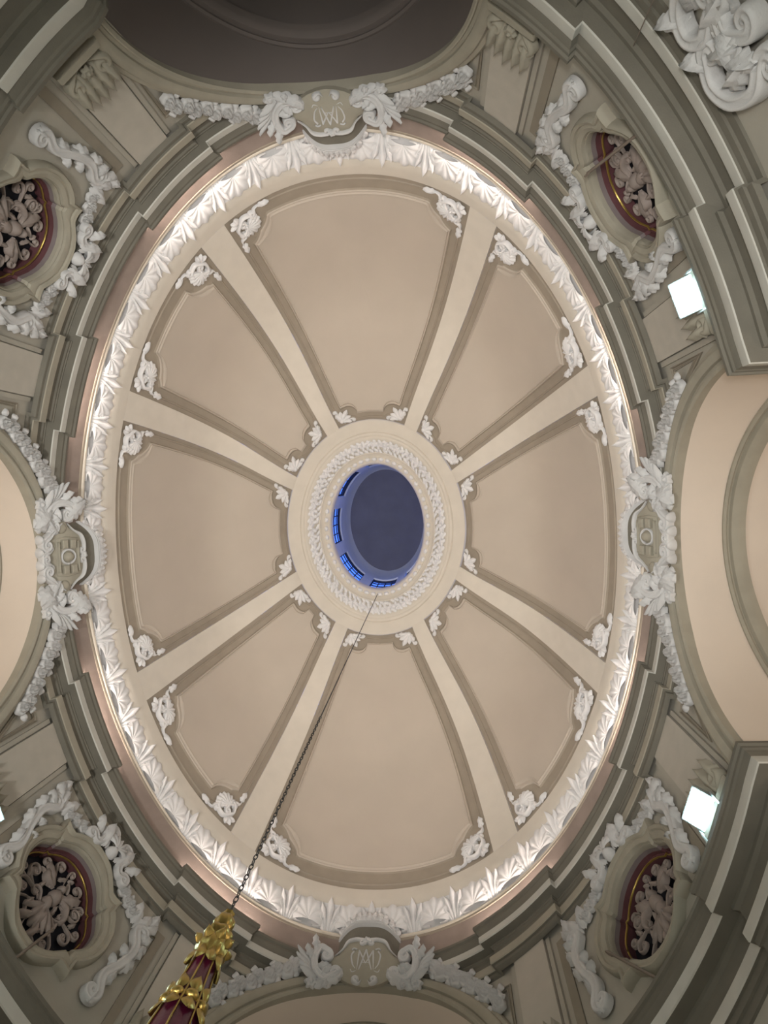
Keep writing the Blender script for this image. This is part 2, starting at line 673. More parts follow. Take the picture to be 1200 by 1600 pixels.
def quarter_path(step, s_from, s_to, n, intervals):
    """plan points along the wall with forward breaks over the pilasters"""
    marks = sorted(set([s_from, s_to] + [x for iv in intervals for x in iv if s_from < x < s_to]))
    pts, ss = [], []
    for a, b in zip(marks[:-1], marks[1:]):
        mid = (a + b) / 2
        d = step if any(iv[0] <= mid <= iv[1] for iv in intervals) else 0.0
        k = max(2, int(round((b - a) / (s_to - s_from) * n)))
        for s in np.linspace(a, b, k + 1):
            p = wallpt(s, 0, d + .05 * math.cos(float(np.interp(s, _S, _T))) ** 2 * (step > .15))[:2]
            if pts and np.linalg.norm(pts[-1] - p) < 1e-4:
                continue
            pts.append(p)
            ss.append(s)
    return np.array(pts), np.array(ss)


q1, s1 = quarter_path(0.125, 0, SQ, 72, [RES_E, RES_N])
path, sarr = [], []
for (sx, sy, rev) in ((1, 1, False), (-1, 1, True), (-1, -1, False), (1, -1, True)):
    q = q1 * [sx, sy]
    s_ = s1
    if rev:
        q, s_ = q[::-1], s_[::-1]
    path.append(q[:-1])
    sarr.append(s_[:-1])
path = np.vstack(path)
sarr = np.concatenate(sarr)
tq = np.interp(sarr, _S, _T)
zlow = np.where(sarr < S_E, arch_z(WB * np.sin(tq)), np.where(sarr > S_N, arch_z(WA * np.cos(tq)), -9)) + 0.03

UP = [('corona', M_CORN, [(-.02, 12.36), (.285, 12.355), (.29, 12.29), (.255, 12.27), (.255, 12.22), (.23, 12.18), (.205, 12.12), (.21, 12.105)]),
      ('fillet', M_FILLET, [(.21, 12.105), (.22, 12.095), (.22, 11.955), (.20, 11.94)]),
      ('soffit', M_CORN, [(.20, 11.94), (.075, 11.925), (.075, 11.90), (.06, 11.89), (.06, 11.85), (.03, 11.83), (.03, 11.71), (.05, 11.70), (.055, 11.67), (.085, 11.65), (.10, 11.63)]),
      ('architrave', M_ARCHI, [(.10, 11.63), (.10, 11.47), (.085, 11.455)]),
      ('bed_moulding', M_CORN, [(.085, 11.455), (.05, 11.45), (.045, 11.39), (.0, 11.36), (-.03, 11.355)])]
root = empty('trim_1', (0, 0, 11.36))
tag(root, 'olive grey upper cornice ring with forward breaks above the pilasters', 'cornice', kind='structure')
for nm, mt, prof in UP:
    V = sweep_path(path, prof, True)
    V[:, :, 2] = np.maximum(V[:, :, 2], zlow[:, None])
    Vn, mN = len(path), len(prof)
    obj(nm, V.reshape(-1, 3), [(i * mN + j, ((i + 1) % Vn) * mN + j, ((i + 1) % Vn) * mN + j + 1, i * mN + j + 1)
                              for i in range(Vn) for j in range(mN - 1)], mt, root, True, 25)

LOWP = [('corona', M_CORN, [(-.02, 8.46), (.28, 8.42), (.285, 8.35), (.255, 8.33), (.255, 8.28), (.235, 8.25), (.225, 8.17), (.205, 8.13), (.22, 8.115)]),
        ('fillet', M_FILLET, [(.22, 8.115), (.225, 8.10), (.225, 7.94), (.21, 7.925)]),
        ('soffit', M_CORN, [(.21, 7.925), (.06, 7.90), (.06, 7.84), (.02, 7.80), (.02, 7.56), (.05, 7.545), (.06, 7.50), (.10, 7.485)]),
        ('lower_fillet', M_FILLET, [(.10, 7.485), (.105, 7.47), (.105, 7.33), (.095, 7.315)]),
        ('architrave', M_CORN, [(.095, 7.315), (.065, 7.31), (.06, 7.22), (.03, 7.21), (.03, 7.10), (.0, 7.09), (-.03, 7.08)])]
k = 1
for (sx, sy), qn in QUADS.items():
    k += 1
    q2, s2 = quarter_path(0.12, S_E, S_N, 40, [(S_E - .1, RES_E[1]), (RES_N[0], S_N + .1)])
    pth = np.vstack([[(WA + 1.3, ARCH_HW)], [(q2[0][0], ARCH_HW)] if False else [(wallpt(S_E, 0, .12)[0], ARCH_HW)],
                     q2[1:-1], [(ARCH_HW, wallpt(S_N, 0, .12)[1])], [(ARCH_HW, WB + 1.3)]])
    root = empty(f'trim_{k}', (0, 0, 7.08))
    tag(root, f'heavy grey entablature with pale fillets in the {qn} corner', 'entablature', kind='structure')
    for nm, mt, prof in LOWP:
        V = sweep_path(pth, prof, False)
        mN = len(prof)
        V = V.reshape(-1, 3) * np.array([sx, sy, 1.0])
        obj(nm, V, grid_faces(len(pth), mN), mt, root, True, 25)


# ---- dome rings: attic wall, moulded lip, frieze bed, cream band
def sup(a, b, t, n=2.0):
    c, s = np.cos(t), np.sin(t)
    e = 2.0 / n
    return np.stack([a * np.sign(c) * np.abs(c) ** e, b * np.sign(s) * np.abs(s) ** e], -1)


NT = 192
tt_all = np.linspace(0, 2 * PI, NT, endpoint=False)


def ring_mesh(levels):
    """levels: (a, b, z, exponent)"""
    V = np.vstack([np.c_[sup(a, b, tt_all, n), np.full(NT, z)] for (a, b, z, n) in levels])
    return V, grid_faces(len(levels), NT, True)


def off(d, z, n=2.0):
    return (WA - d, WB - d, z, n)


root = empty('trim_6', (0, 0, 12.34))
tag(root, 'brown attic band and pale moulded lip below the dome frieze', 'moulding', kind='structure')
obj('attic_band', *ring_mesh([off(-.05, 12.33), off(.09, 12.335), off(.10, 12.42), off(.15, 12.62), off(.245, 12.93)]), M_BROWN, root, True, 30)
obj('step_moulding', *ring_mesh([off(.245, 12.93), off(.26, 12.935), off(.265, 12.955), (5.53, 7.935, 12.96, 2.0), (5.525, 7.93, 12.985, 2.01), (5.53, 7.935, 12.99, 2.02)]), M_FRAME, root, True, 30)
obj('lip_moulding', *ring_mesh([(5.53, 7.935, 12.99, 2.02), (5.495, 7.905, 13.00, 2.04), (5.485, 7.895, 13.02, 2.04), (5.485, 7.895, 13.045, 2.04), (5.51, 7.91, 13.06, 2.05), (5.56, 7.96, 13.07, 2.05)]), M_LIP, root, True, 30)

# =================================================================== DOME
DA, DB, DN = 5.29, 7.53, 2.1          # springing oval
LA, LB = 2.361, 2.861                 # lantern ring oval
DZ0, DZ1 = 14.0, 17.777
GC, GD = 0.38, 1.3


def gfun(s):
    return s + 4 * GC * s * (1 - s) + GD * s * (1 - s) * (1 - 2 * s)


cb = [(2.564, 6.706), (3.080, 6.278), (4.766, 3.325), (4.956, 2.722)]
ct = [(0.860, 2.654), (1.185, 2.487), (2.045, 1.425), (2.182, 1.097)]
TB = [math.atan2((y / DB) ** (DN / 2), (x / DA) ** (DN / 2)) for x, y in cb]
TT = [math.atan2(y / LB, x / LA) for x, y in ct]
order = []                             # breakpoints, increasing angle from -c3
seqb, seqt = [], []
for base_ang, idx, sg in ((0, 3, -1), (0, 3, 1), (0, 2, 1), (0, 1, 1), (0, 0, 1), (PI, 0, -1), (PI, 1, -1), (PI, 2, -1), (PI, 3, -1), (PI, 3, 1),
                          (PI, 2, 1), (PI, 1, 1), (PI, 0, 1), (2 * PI, 0, -1), (2 * PI, 1, -1), (2 * PI, 2, -1), (2 * PI, 3, -1)):
    seqb.append(base_ang + sg * TB[idx])
    seqt.append(base_ang + sg * TT[idx])
# segments: even index = panel, odd index = rib


def D0(tb, tt, s):
    tb, tt, s = np.broadcast_arrays(tb, tt, s)
    A = sup(DA, DB, tb, DN)
    B = sup(LA, LB, tt)
    xy = A * (1 - s)[..., None] + B * s[..., None]
    return np.concatenate([xy, (DZ0 + (DZ1 - DZ0) * gfun(s))[..., None]], -1)


def Dmap(tb, tt, s, d):
    tb, tt, s, d = [np.asarray(q, float) for q in np.broadcast_arrays(tb, tt, s, d)]
    e = 1e-4
    P = D0(tb, tt, s)
    du = D0(tb + e, tt + e, s) - D0(tb - e, tt - e, s)
    dv = D0(tb, tt, s + e) - D0(tb, tt, s - e)
    N = np.cross(du, dv)
    N /= np.maximum(np.linalg.norm(N, axis=-1, keepdims=True), 1e-12)
    toc = np.array([0, 0, 12.5]) - P
    sg = np.sign((N * toc).sum(-1))
    return P + N * (sg * d)[..., None]


dome = empty('ceiling', (0, 0, 13.1))
tag(dome, 'oval cream dome with eight beige panels between broad plain ribs', 'dome', kind='structure')
obj('frieze_bed', *ring_mesh([(5.56, 7.96, 13.07, 2.05), (5.54, 7.92, 13.16, 2.06), (5.48, 7.80, 13.35, 2.08), (5.42, 7.68, 13.48, 2.1), (5.39, 7.63, 13.54, 2.1)]), M_STUCCO, dome, True, 40)
band = [(5.39, 7.63, 13.54, 2.1), (5.37, 7.61, 13.56, 2.1), (5.32, 7.56, 13.75, 2.1), (DA, DB, 14.0, DN), (DA + .14, DB + .14, 14.02, DN)]
V, Fc = ring_mesh(band)
obj('base_band', V, Fc, M_RIB, dome, True, 40)
# top cream ring up to the lantern moulding
obj('crown_band', *ring_mesh([(LA + .15, LB + .15, DZ1 + .07, 2), (LA, LB, DZ1 + .06, 2), (LA, LB, DZ1, 2), (2.20, 2.70, 17.85, 2), (2.06, 2.56, 17.90, 2), (2.05, 2.55, 17.885, 2), (2.02, 2.52, 17.865, 2), (1.97, 2.47, 17.87, 2), (1.93, 2.43, 17.90, 2)]), M_RIB, dome, True, 30)

REC = 0.05
for i in range(16):
    b0, b1, t0, t1 = seqb[i], seqb[i + 1], seqt[i], seqt[i + 1]
    if i % 2 == 1:                      # rib
        ns, npp = 40, 5
        sarr_ = np.linspace(0, 1, ns)
        rows = []
        for k in range(npp + 2):
            p = min(max((k - 1) / (npp - 1), 0), 1)
            d = -REC - 0.02 if k in (0, npp + 1) else 0.0
            rows.append(Dmap(b0 + (b1 - b0) * p, t0 + (t1 - t0) * p, sarr_, d))
        obj('rib', np.vstack(rows), grid_faces(npp + 2, ns), M_RIB, dome, True, 40)

PANEL_SIDE = ['right', 'lower right', 'bottom', 'lower left', 'left', 'upper left', 'top', 'upper right']
CORNER_WORDS = {'right': ('upper', 'lower'), 'lower right': ('upper', 'lower'), 'bottom': ('right', 'left'), 'lower left': ('lower', 'upper'),
                'left': ('lower', 'upper'), 'upper left': ('lower', 'upper'), 'top': ('left', 'right'), 'upper right': ('upper', 'lower')}


def panel_charts(i):
    b0, b1, t0, t1 = seqb[i], seqb[i + 1], seqt[i], seqt[i + 1]
    ss = np.linspace(0, 1, 201)
    mid = D0((b0 + b1) / 2, (t0 + t1) / 2, ss)
    L = np.r_[0, np.cumsum(np.linalg.norm(np.diff(mid, axis=0), axis=1))]
    pp = np.linspace(0, 1, 25)
    Wd = []
    for s in ss:
        c = D0(b0 + (b1 - b0) * pp, t0 + (t1 - t0) * pp, s)
        Wd.append(np.linalg.norm(np.diff(c, axis=0), axis=1).sum())
    Wd = np.array(Wd)

    def s_of_y(y):
        return np.interp(y, L, ss)

    def width(y):
        return np.interp(y, L, Wd)

    def cmap(V):
        x, y, d = V[:, 0], V[:, 1], V[:, 2]
        yy = np.clip(y, 0, L[-1])
        p = 0.5 + x / width(yy)
        s = s_of_y(y)
        return Dmap(b0 + (b1 - b0) * p, t0 + (t1 - t0) * p, s, d)
    return L[-1], width, cmap


PANELS = []
for pi in range(8):
    i = pi * 2
    LT, width, cmap = panel_charts(i)
    PANELS.append((LT, width, cmap))
    yb, yt = 0.56, LT - 0.29

    def sideband(y):
        return 0.42 - 0.11 * y / LT

    RB, RT = 0.50, 0.31
    xb = width(yb) / 2 - sideband(yb)
    xt = width(yt) / 2 - sideband(yt)
    discs = [(-xb + .04, yb + .02, RB), (xb - .04, yb + .02, RB), (-xt + .02, yt - .02, RT), (xt - .02, yt - .02, RT)]
    ycen = LT * 0.45
    corners = [(-width(0) / 2, 0), (width(0) / 2, 0), (width(LT) / 2, LT), (-width(LT) / 2, LT)]
    angs = list(np.linspace(0, 2 * PI, 220, endpoint=False))
    for (x, y) in corners:
        angs.append(math.atan2(y - ycen, x) % (2 * PI))
    # fine angles around the corner bites
    for (x, y, r) in discs:
        a0 = math.atan2(y - ycen, x)
        angs += [(a0 + e) % (2 * PI) for e in np.linspace(-0.35, 0.35, 41)]
    angs = np.array(sorted(set(np.round(angs, 6))))
    rr = np.linspace(0, 1, 1601)[None, :] * (LT * 0.9)
    X = rr * np.cos(angs)[:, None]
    Y = ycen + rr * np.sin(angs)[:, None]
    hw = width(np.clip(Y, 0, LT)) / 2
    ok_out = (np.abs(X) <= hw + 1e-4) & (Y >= 0) & (Y <= LT)
    inn = (np.abs(X) <= hw - sideband(Y)) & (Y >= yb) & (Y <= yt)
    for (x, y, r) in discs:
        inn &= ((X - x) ** 2 + (Y - y) ** 2) > r * r
    first_out = np.argmax(~ok_out, axis=1)
    first_in = np.argmax(~inn, axis=1)
    ro = rr[0][np.maximum(first_out - 1, 0)]
    ri = rr[0][np.maximum(first_in - 1, 0)]
    for (x, y) in corners:              # exact outer corners
        a = math.atan2(y - ycen, x) % (2 * PI)
        kk = int(np.argmin(np.abs(angs - a)))
        ro[kk] = math.hypot(x, y - ycen)
    ca, sa_ = np.cos(angs), np.sin(angs)
    NA = len(angs)
    # field
    fr = np.r_[0.02, np.linspace(0.12, 1.0, 12)]
    V = np.vstack([np.c_[ca * ri * q, ycen + sa_ * ri * q, np.full(NA, 0.0)] for q in fr])
    Fc = grid_faces(len(fr), NA, True) + [tuple(range(NA))]
    pan = obj('panel', cmap(V), Fc, M_FIELD, dome, True, 60)
    # recessed painted frame around the field with a fine moulding
    lv = [(0.0, 0.0), (0.0, 0.014), (0.05, 0.018), (0.08, 0.0), (0.10, -0.012), (0.13, 0.004), (0.17, 0.004), (0.19, -0.02)]
    V = np.vstack([np.c_[ca * (ri + (ro - ri) * q), ycen + sa_ * (ri + (ro - ri) * q), np.full(NA, d)] for q, d in lv])
    obj('panel_moulding', cmap(V), grid_faces(len(lv), NA, True), M_FIELD, pan, True, 35)
    lv = [(0.19, -0.02), (0.24, -REC), (0.62, -REC), (0.65, -REC + .02), (0.72, -REC + .022), (0.75, -REC), (1.0, -REC)]
    V = np.vstack([np.c_[ca * (ri + (ro - ri) * q), ycen + sa_ * (ri + (ro - ri) * q), np.full(NA, d)] for q, d in lv])
    obj('panel_frame', cmap(V), grid_faces(len(lv), NA, True), M_FRAME, pan, True, 35)


# ---- ornaments on the dome
def corner_ornament(pi, which):
    """which 0: start corner of the panel, 1: end corner (both at the foot)"""
    LT, width, cmap = PANELS[pi]
    sgn = 1 if which == 0 else -1

    def mp(V):
        x, y, w = V[:, 0], V[:, 1], V[:, 2]
        yy = np.clip(y, 0, None)
        X = sgn * (-width(np.clip(yy, 0, LT)) / 2 + x)
        return cmap(np.c_[X, y, w - REC])
    side = PANEL_SIDE[pi]
    wd = CORNER_WORDS[side][which]
    anchor = mp(np.array([[.3, .3, 0]]))[0]
    r = empty('corner_ornament', anchor)
    tag(r, f"white shell scroll ornament, {wd} foot corner of the dome's {side} panel", 'ornament', 'shell ornaments at the feet of the dome panels')
    G().add(shell(.40, .40, PI / 4, .33, 1.7, 9, .10, 0.03, .03)).build('shell', mp, M_STUCCO, r)
    G().add(flower(.38, .38, .07, .13, 5, .03)).build('rosette', mp, M_STUCCO, r)
    for fl in (0, 1):
        def Q(l):
            return [(y, x) if fl else (x, y) for x, y in l]
        sg_ = -1 if fl else 1
        G().add(scroll(Q([(.36, .60), (.22, .56), (.17, .40), (.26, .28)]), .042, .11, .075, -sg_, .07, sg_, .02, turns=1.4)).build('scroll', mp, M_STUCCO, r)
        G().add(scroll(Q([(.24, .66), (.13, .72), (.10, .92)]), .05, .09, .06, -sg_, .0, 1, .01)).build('scroll_stem', mp, M_STUCCO, r)
        a_ = PI / 2 + .08 if not fl else -.08
        p_ = Q([(.14, .80)])[0]
        G().add(leaf(p_[0], p_[1], a_, .27, .07, .08, 2, .01, .03)).build('leaf', mp, M_STUCCO, r)
    for da in (-.75, 0, .75):
        G().add(leaf(.25, .25, PI * 1.25 + da, .21, .06, .08, 1, .02, .03, nl=6, nw=4)).build('corner_leaf', mp, M_STUCCO, r)


def crown_ornament(pi, which):
    LT, width, cmap = PANELS[pi]
    sgn = 1 if which == 0 else -1

    def mp(V):
        x, y, w = V[:, 0], LT - V[:, 1], V[:, 2]
        X = sgn * (-width(np.clip(y, 0, LT)) / 2 + x)
        return cmap(np.c_[X, y, w - REC])
    side = PANEL_SIDE[pi]
    wd = CORNER_WORDS[side][which]
    anchor = mp(np.array([[.2, .2, 0]]))[0]
    r = empty('leaf_ornament', anchor)
    tag(r, f"small white leaf, {wd} lantern-side corner of the dome's {side} panel", 'ornament', 'leaf ornaments around the lantern')
    lf = G().add(ball(.16, .16, .07, .07, .02))
    for a, L in ((0, .38), (.5, .30), (-.5, .30), (1.05, .27), (-1.05, .27)):
        lf.add(leaf(.15, .15, PI / 4 + a, L, .06, .06, 2, .02, .05, nl=7, nw=4))
    lf.build('leaf', mp, M_STUCCO, r)
    G().add(scroll([(.16, .18), (.14, .34), (.12, .46)], .035, .05, 0, 1, .035, 1, .01, n=4)).build('curl', mp, M_STUCCO, r)
    G().add(scroll([(.18, .16), (.34, .14), (.46, .12)], .035, .05, 0, 1, .035, -1, .01, n=4)).build('curl', mp, M_STUCCO, r)


for pi in range(8):
    for w in (0, 1):
        corner_ornament(pi, w)
        crown_ornament(pi, w)

# ---- leaf and shell frieze at the foot of the dome
FT = np.linspace(0, 2 * PI, 4001)
FP = sup(5.44, 7.74, FT, 2.09)
FS = np.r_[0, np.cumsum(np.linalg.norm(np.diff(FP, axis=0), axis=1))]
FLEN = FS[-1]


def frieze_map(sc):
    def f(V):
        s = (sc + V[:, 0]) % FLEN
        t = np.interp(s, FS, FT)
        y = V[:, 1]
        zl = [13.06, 13.16, 13.35, 13.48, 13.54, 13.75]
        a = np.interp(13.08 + y, zl, [5.56, 5.54, 5.48, 5.42, 5.39, 5.32])
        b = np.interp(13.08 + y, zl, [7.96, 7.92, 7.80, 7.68, 7.63, 7.56])
        e = 2 / 2.09
        c, sn = np.cos(t), np.sin(t)
        X = a * np.sign(c) * np.abs(c) ** e
        Y = b * np.sign(sn) * np.abs(sn) ** e
        nx, ny = X / a ** 2, Y / b ** 2
        ln = np.sqrt(nx ** 2 + ny ** 2)
        w = V[:, 2]
        return np.c_[X - .92 * w * nx / ln, Y - .92 * w * ny / ln, 13.08 + y - .35 * w]
    return f


fr = empty('leaf_frieze', (0, 0, 13.1))
tag(fr, 'white stucco frieze of shells and acanthus leaves ringing the foot of the dome', 'frieze')
NFR = 48
for k in range(NFR):
    sc = FLEN * (k + 0.5) / NFR
    mp = frieze_map(sc)
    Vs, Fs = shell(0, .10, PI / 2, .37, 1.75, 7, .12, .03, .03, .16)
    Vs[:, 0] *= 1.14
    g = G().add((Vs, Fs))
    g.add(scroll([(-.10, .06), (-.24, .06), (-.33, .14)], .03, .09, .0, -1, .05, -1, .03, n=4, turns=1.3))
    g.add(scroll([(.10, .06), (.24, .06), (.33, .14)], .03, .09, .0, 1, .05, 1, .03, n=4, turns=1.3))
    g.build('shell', mp, M_STUCCO, fr)
    mp = frieze_map(sc + FLEN / NFR / 2)
    g = G()
    for a, L, w, l0 in ((.62, .34, .055, .05), (-.62, .34, .055, .05), (.36, .43, .06, .08), (-.36, .43, .06, .08), (.0, .50, .075, .11)):
        g.add(leaf(a * .12, .0, PI / 2 - a * .5, L, w, .09, 2, .02, l0, -a * 1.1, nl=10, nw=4))
    g.build('acanthus_leaf', mp, M_STUCCO, fr)

# =================================================================== LANTERN
lan = empty('trim_7', (0, 0, 17.9))
tag(lan, 'carved oval ring of leaves and beads around the lantern opening', 'moulding', kind='structure')
obj('leaf_bed', *ring_mesh([(1.93, 2.43, 17.90, 2), (1.90, 2.39, 17.90, 2), (1.60, 2.05, 18.13, 2)]), M_RIB, lan, True, 40)
obj('inner_moulding', *ring_mesh([(1.60, 2.05, 18.13, 2), (1.585, 2.035, 18.09, 2), (1.55, 2.0, 18.09, 2), (1.52, 1.97, 18.14, 2), (1.44, 1.89, 18.19, 2), (1.43, 1.88, 18.17, 2), (1.36, 1.81, 18.20, 2),
                                  (1.33, 1.78, 18.21, 2), (1.30, 1.75, 18.23, 2), (1.275, 1.725, 18.28, 2), (1.26, 1.71, 18.36, 2), (1.26, 1.71, 18.52, 2), (1.45, 1.90, 18.55, 2)]), M_RIB, lan, True, 30)


def lantern_ring_map(t0):
    def f(V):
        t = t0 + V[:, 0] / 2.0
        q = V[:, 1]
        a = 1.90 - .30 * q
        b = 2.39 - .34 * q
        z = 17.90 + .23 * q - V[:, 2] * .85
        return np.c_[(a - .4 * V[:, 2]) * np.cos(t), (b - .4 * V[:, 2]) * np.sin(t), z]
    return f


lg = G()
rng = random.Random(3)
for k in range(76):
    t0 = 2 * PI * k / 76
    f = lantern_ring_map(t0)
    for (q, a, L) in ((.12, .9, .19), (.5, -.7, .18), (.82, .5, .18), (.3, PI - .6, .17), (.65, PI + .7, .17), (.45, 1.6, .15)):
        V, Fc = leaf(rng.uniform(-.02, .02), q, a + rng.uniform(-.3, .3), L, .05, .06, 2, .02, .05, nl=6, nw=3)
        V[:, 1] = np.clip(q + (V[:, 1] - q) * 2.6, -.02, 1.02)
        lg.add((f(V), Fc))
    V, Fc = ball(rng.uniform(-.03, .03), rng.uniform(.25, .75), .03, .06, .01, .08, na=8)
    lg.add((f(V), Fc))
o = obj('leaf_garland', lg.verts(), lg.F, M_STUCCO, lan, True, 60)
o['kind'] = 'stuff'
bg_ = G()
for k in range(48):
    t0 = 2 * PI * k / 48
    c = np.array([1.395 * math.cos(t0), 1.845 * math.sin(t0), 18.185])
    V, Fc = ball(0, 0, .075, .06, 0, .055, na=8)
    tx = np.array([-1.395 * math.sin(t0), 1.845 * math.cos(t0), 0])
    tx /= np.linalg.norm(tx)
    ny_ = np.cross(tx, [0, 0, 1.0])
    bg_.add((c + V[:, :1] * tx + V[:, 1:2] * ny_ + V[:, 2:] * np.array([0, 0, -1.0]), Fc))
o = obj('bead_course', bg_.verts(), bg_.F, M_STUCCO, lan, True, 60)
o['kind'] = 'stuff'

# lantern wall with eight windows
LWA, LWB = 1.31, 1.76
ZS, ZW0, ZW1, ZW2 = 18.54, 18.66, 20.45, 20.70
HALF = math.radians(16.5)


def lw(t, z, out=0.0):
    return (( LWA + out) * math.cos(t), (LWB + out) * math.sin(t), z)


g = G()
for k in range(8):
    tc = k * PI / 4
    # pier between windows
    ta = np.linspace(tc + HALF, tc + PI / 4 - HALF, 5)
    V = [lw(t, z) for t in ta for z in (ZS, ZW2)]
    g.add((V, grid_faces(5, 2)))
    tw = np.linspace(tc - HALF, tc + HALF, 9)
    g.add(([lw(t, z) for t in tw for z in (ZS, ZW0)], grid_faces(9, 2)))
    g.add(([lw(t, z) for t in tw for z in (ZW1, ZW2)], grid_faces(9, 2)))
    # reveals
    g.add(([lw(t, ZW0, q) for t in tw for q in (0, .12)], grid_faces(9, 2)))
    g.add(([lw(t, ZW1, q) for t in tw for q in (0, .12)], grid_faces(9, 2)))
    for t in (tc - HALF, tc + HALF):
        g.add(([lw(t, ZW0), lw(t, ZW1), lw(t, ZW1, .12), lw(t, ZW0, .12)], [(0, 1, 2, 3)]))
o = obj('wall_lantern', g.verts(), g.F, M_LANT, smooth=True, angle=30)
tag(o, 'pale lantern wall bathed in blue dusk light around the oculus', 'wall', kind='structure')
o = obj('ceiling_lantern', *ring_mesh([(LWA, LWB, ZW2, 2), (1.31, 1.76, 20.8, 2), (1.29, 1.74, 21.2, 2), (1.25, 1.70, 21.55, 2), (1.19, 1.645, 21.72, 2)]), M_LANT, smooth=True, angle=40)
tag(o, 'small lantern vault closing the top of the dome', 'ceiling', kind='structure')
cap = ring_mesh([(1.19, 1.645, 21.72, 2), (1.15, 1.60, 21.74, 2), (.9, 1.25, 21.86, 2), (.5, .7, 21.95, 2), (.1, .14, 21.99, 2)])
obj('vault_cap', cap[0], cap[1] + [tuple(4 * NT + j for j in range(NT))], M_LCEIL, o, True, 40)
WINDOW_WORDS = ['right', 'lower right', 'bottom', 'lower left', 'left', 'upper left', 'top', 'upper right']
for k in range(8):
    tc = k * PI / 4
    r = empty(f'window_{k + 1}', lw(tc, ZW0, .1))
    tag(r, f'blue dusk window with dark glazing bars on the {WINDOW_WORDS[k]} side of the lantern', 'window', kind='structure')
    NC, NR = 4, 4
    te = np.linspace(tc - HALF, tc + HALF, NC + 1)
    ze = np.linspace(ZW0, ZW1, NR + 1)
    for a in range(NC):
        for b in range(NR):
            V = [lw(te[a], ze[b], .10), lw(te[a + 1], ze[b], .10), lw(te[a + 1], ze[b + 1], .10), lw(te[a], ze[b + 1], .10)]
            obj('pane', V, [(0, 1, 2, 3)], M_GLASS, r, False)
    for a in range(NC + 1):
        w = .035 if a in (0, NC) else .016
        obj('glazing_bar', *tube3([lw(te[a], ZW0, .09), lw(te[a], ZW1, .09)], w, 6), M_MUNTIN, r)
    for b in range(NR + 1):
        w = .04 if b in (0, NR) else .016
        obj('glazing_bar', *tube3([lw(t, ze[b], .09) for t in np.linspace(tc - HALF, tc + HALF, 7)], w, 6), M_MUNTIN, r)

# =================================================================== PILASTERS
for (sx, sy), qn in QUADS.items():
    for (sa0, sb0, near, nearby) in ((2.96, 3.71, 'side', 'right' if sx > 0 else 'left'), (7.47, 8.13, 'end', 'bottom' if sy > 0 else 'top')):
        mp = wallmap(0, 0, 0, sx, sy)
        c = wallpt((sa0 + sb0) / 2, 8.46, .05) * np.array([sx, sy, 1])
        r = empty('pilaster', c)
        tag(r, f'plain plaster pilaster with carved capital beside the {nearby} arch, {qn} corner', 'pilaster', 'pilasters flanking the arches')
        n = 6
        us = np.linspace(sa0, sb0, n)
        rowsV = []
        for z, w in ((8.46, .0), (8.46, .09), (11.37, .09), (11.37, .0)):
            rowsV += [(u, z, w) for u in us]
        V = np.array(rowsV)
        Fc = grid_faces(4, n) + [(0, n, 2 * n, 3 * n), (n - 1, 2 * n - 1, 3 * n - 1, 4 * n - 1)]
        obj('shaft', mp(V), Fc, M_PIL, r, True, 30)
        for e0, e1 in ((sa0 - .10, sa0 - .02), (sb0 + .02, sb0 + .10)):   # flat side strips
            V, F2 = slab([(e0, 8.46), (e1, 8.46), (e1, 11.37), (e0, 11.37)], 0, .05, .02)
            obj('edge_strip', mp(V), F2, M_WALL, r, True, 30)
        cap_r = empty('capital', (0, 0, 0))
        cap_r.parent = r
        cm = (sa0 + sb0) / 2
        hw = (sb0 - sa0) / 2
        V, F2 = slab([(cm - hw - .06, 8.70), (cm + hw + .06, 8.70), (cm + hw + .06, 8.82), (cm - hw - .06, 8.82)], .05, .26, .03)
        obj('abacus', mp(V), F2, M_ARCHI, cap_r, True, 30)
        for sd in (-1, 1):
            g = G().add(scroll([(cm + sd * .04, 8.92), (cm + sd * .18, 8.96), (cm + sd * .30, 9.02)], .06, .14, 0, 1, .12, sd, .10, turns=1.5))
            g.build('volute', mp, M_ARCHI, cap_r)
        for q in (-.9, -.45, 0, .45, .9):
            g = G().add(leaf(cm + q * hw * .8, 8.98, PI / 2 - q * .15, .60 - .1 * abs(q), .10, .12, 3, .10, .14, nl=8, nw=4))
            g.build('acanthus_leaf', mp, M_ARCHI, cap_r)
        G().add(flower(cm, 9.02, .09, .08, 6, .2)).build('rosette', mp, M_ARCHI, cap_r)


# =================================================================== WALL BANDS (painted panel mouldings)
def band_poly(poly, wd, mp, name, parent, closed=True, d=.0):
    """mitred moulded band along a wall polygon"""
    P = np.asarray(poly, float)
    V = sweep_path(P, [(0, 0), (0, .03), (.02, .035), (.03, .012), (wd - .03, .012), (wd - .02, .03), (wd, .028), (wd, 0)], closed)
    # sweep_path gives (x, y, z): profile d is in-plane, z is relief
    N, K = V.shape[:2]
    Vf = V.reshape(-1, 3)
    Fc = [(i * K + j, ((i + 1) % N) * K + j, ((i + 1) % N) * K + j + 1, i * K + j + 1) for i in range(N if closed else N - 1) for j in range(K - 1)]
    return obj(name, mp(Vf + np.array([0, 0, d])), Fc, M_BANDC, parent, True, 30)


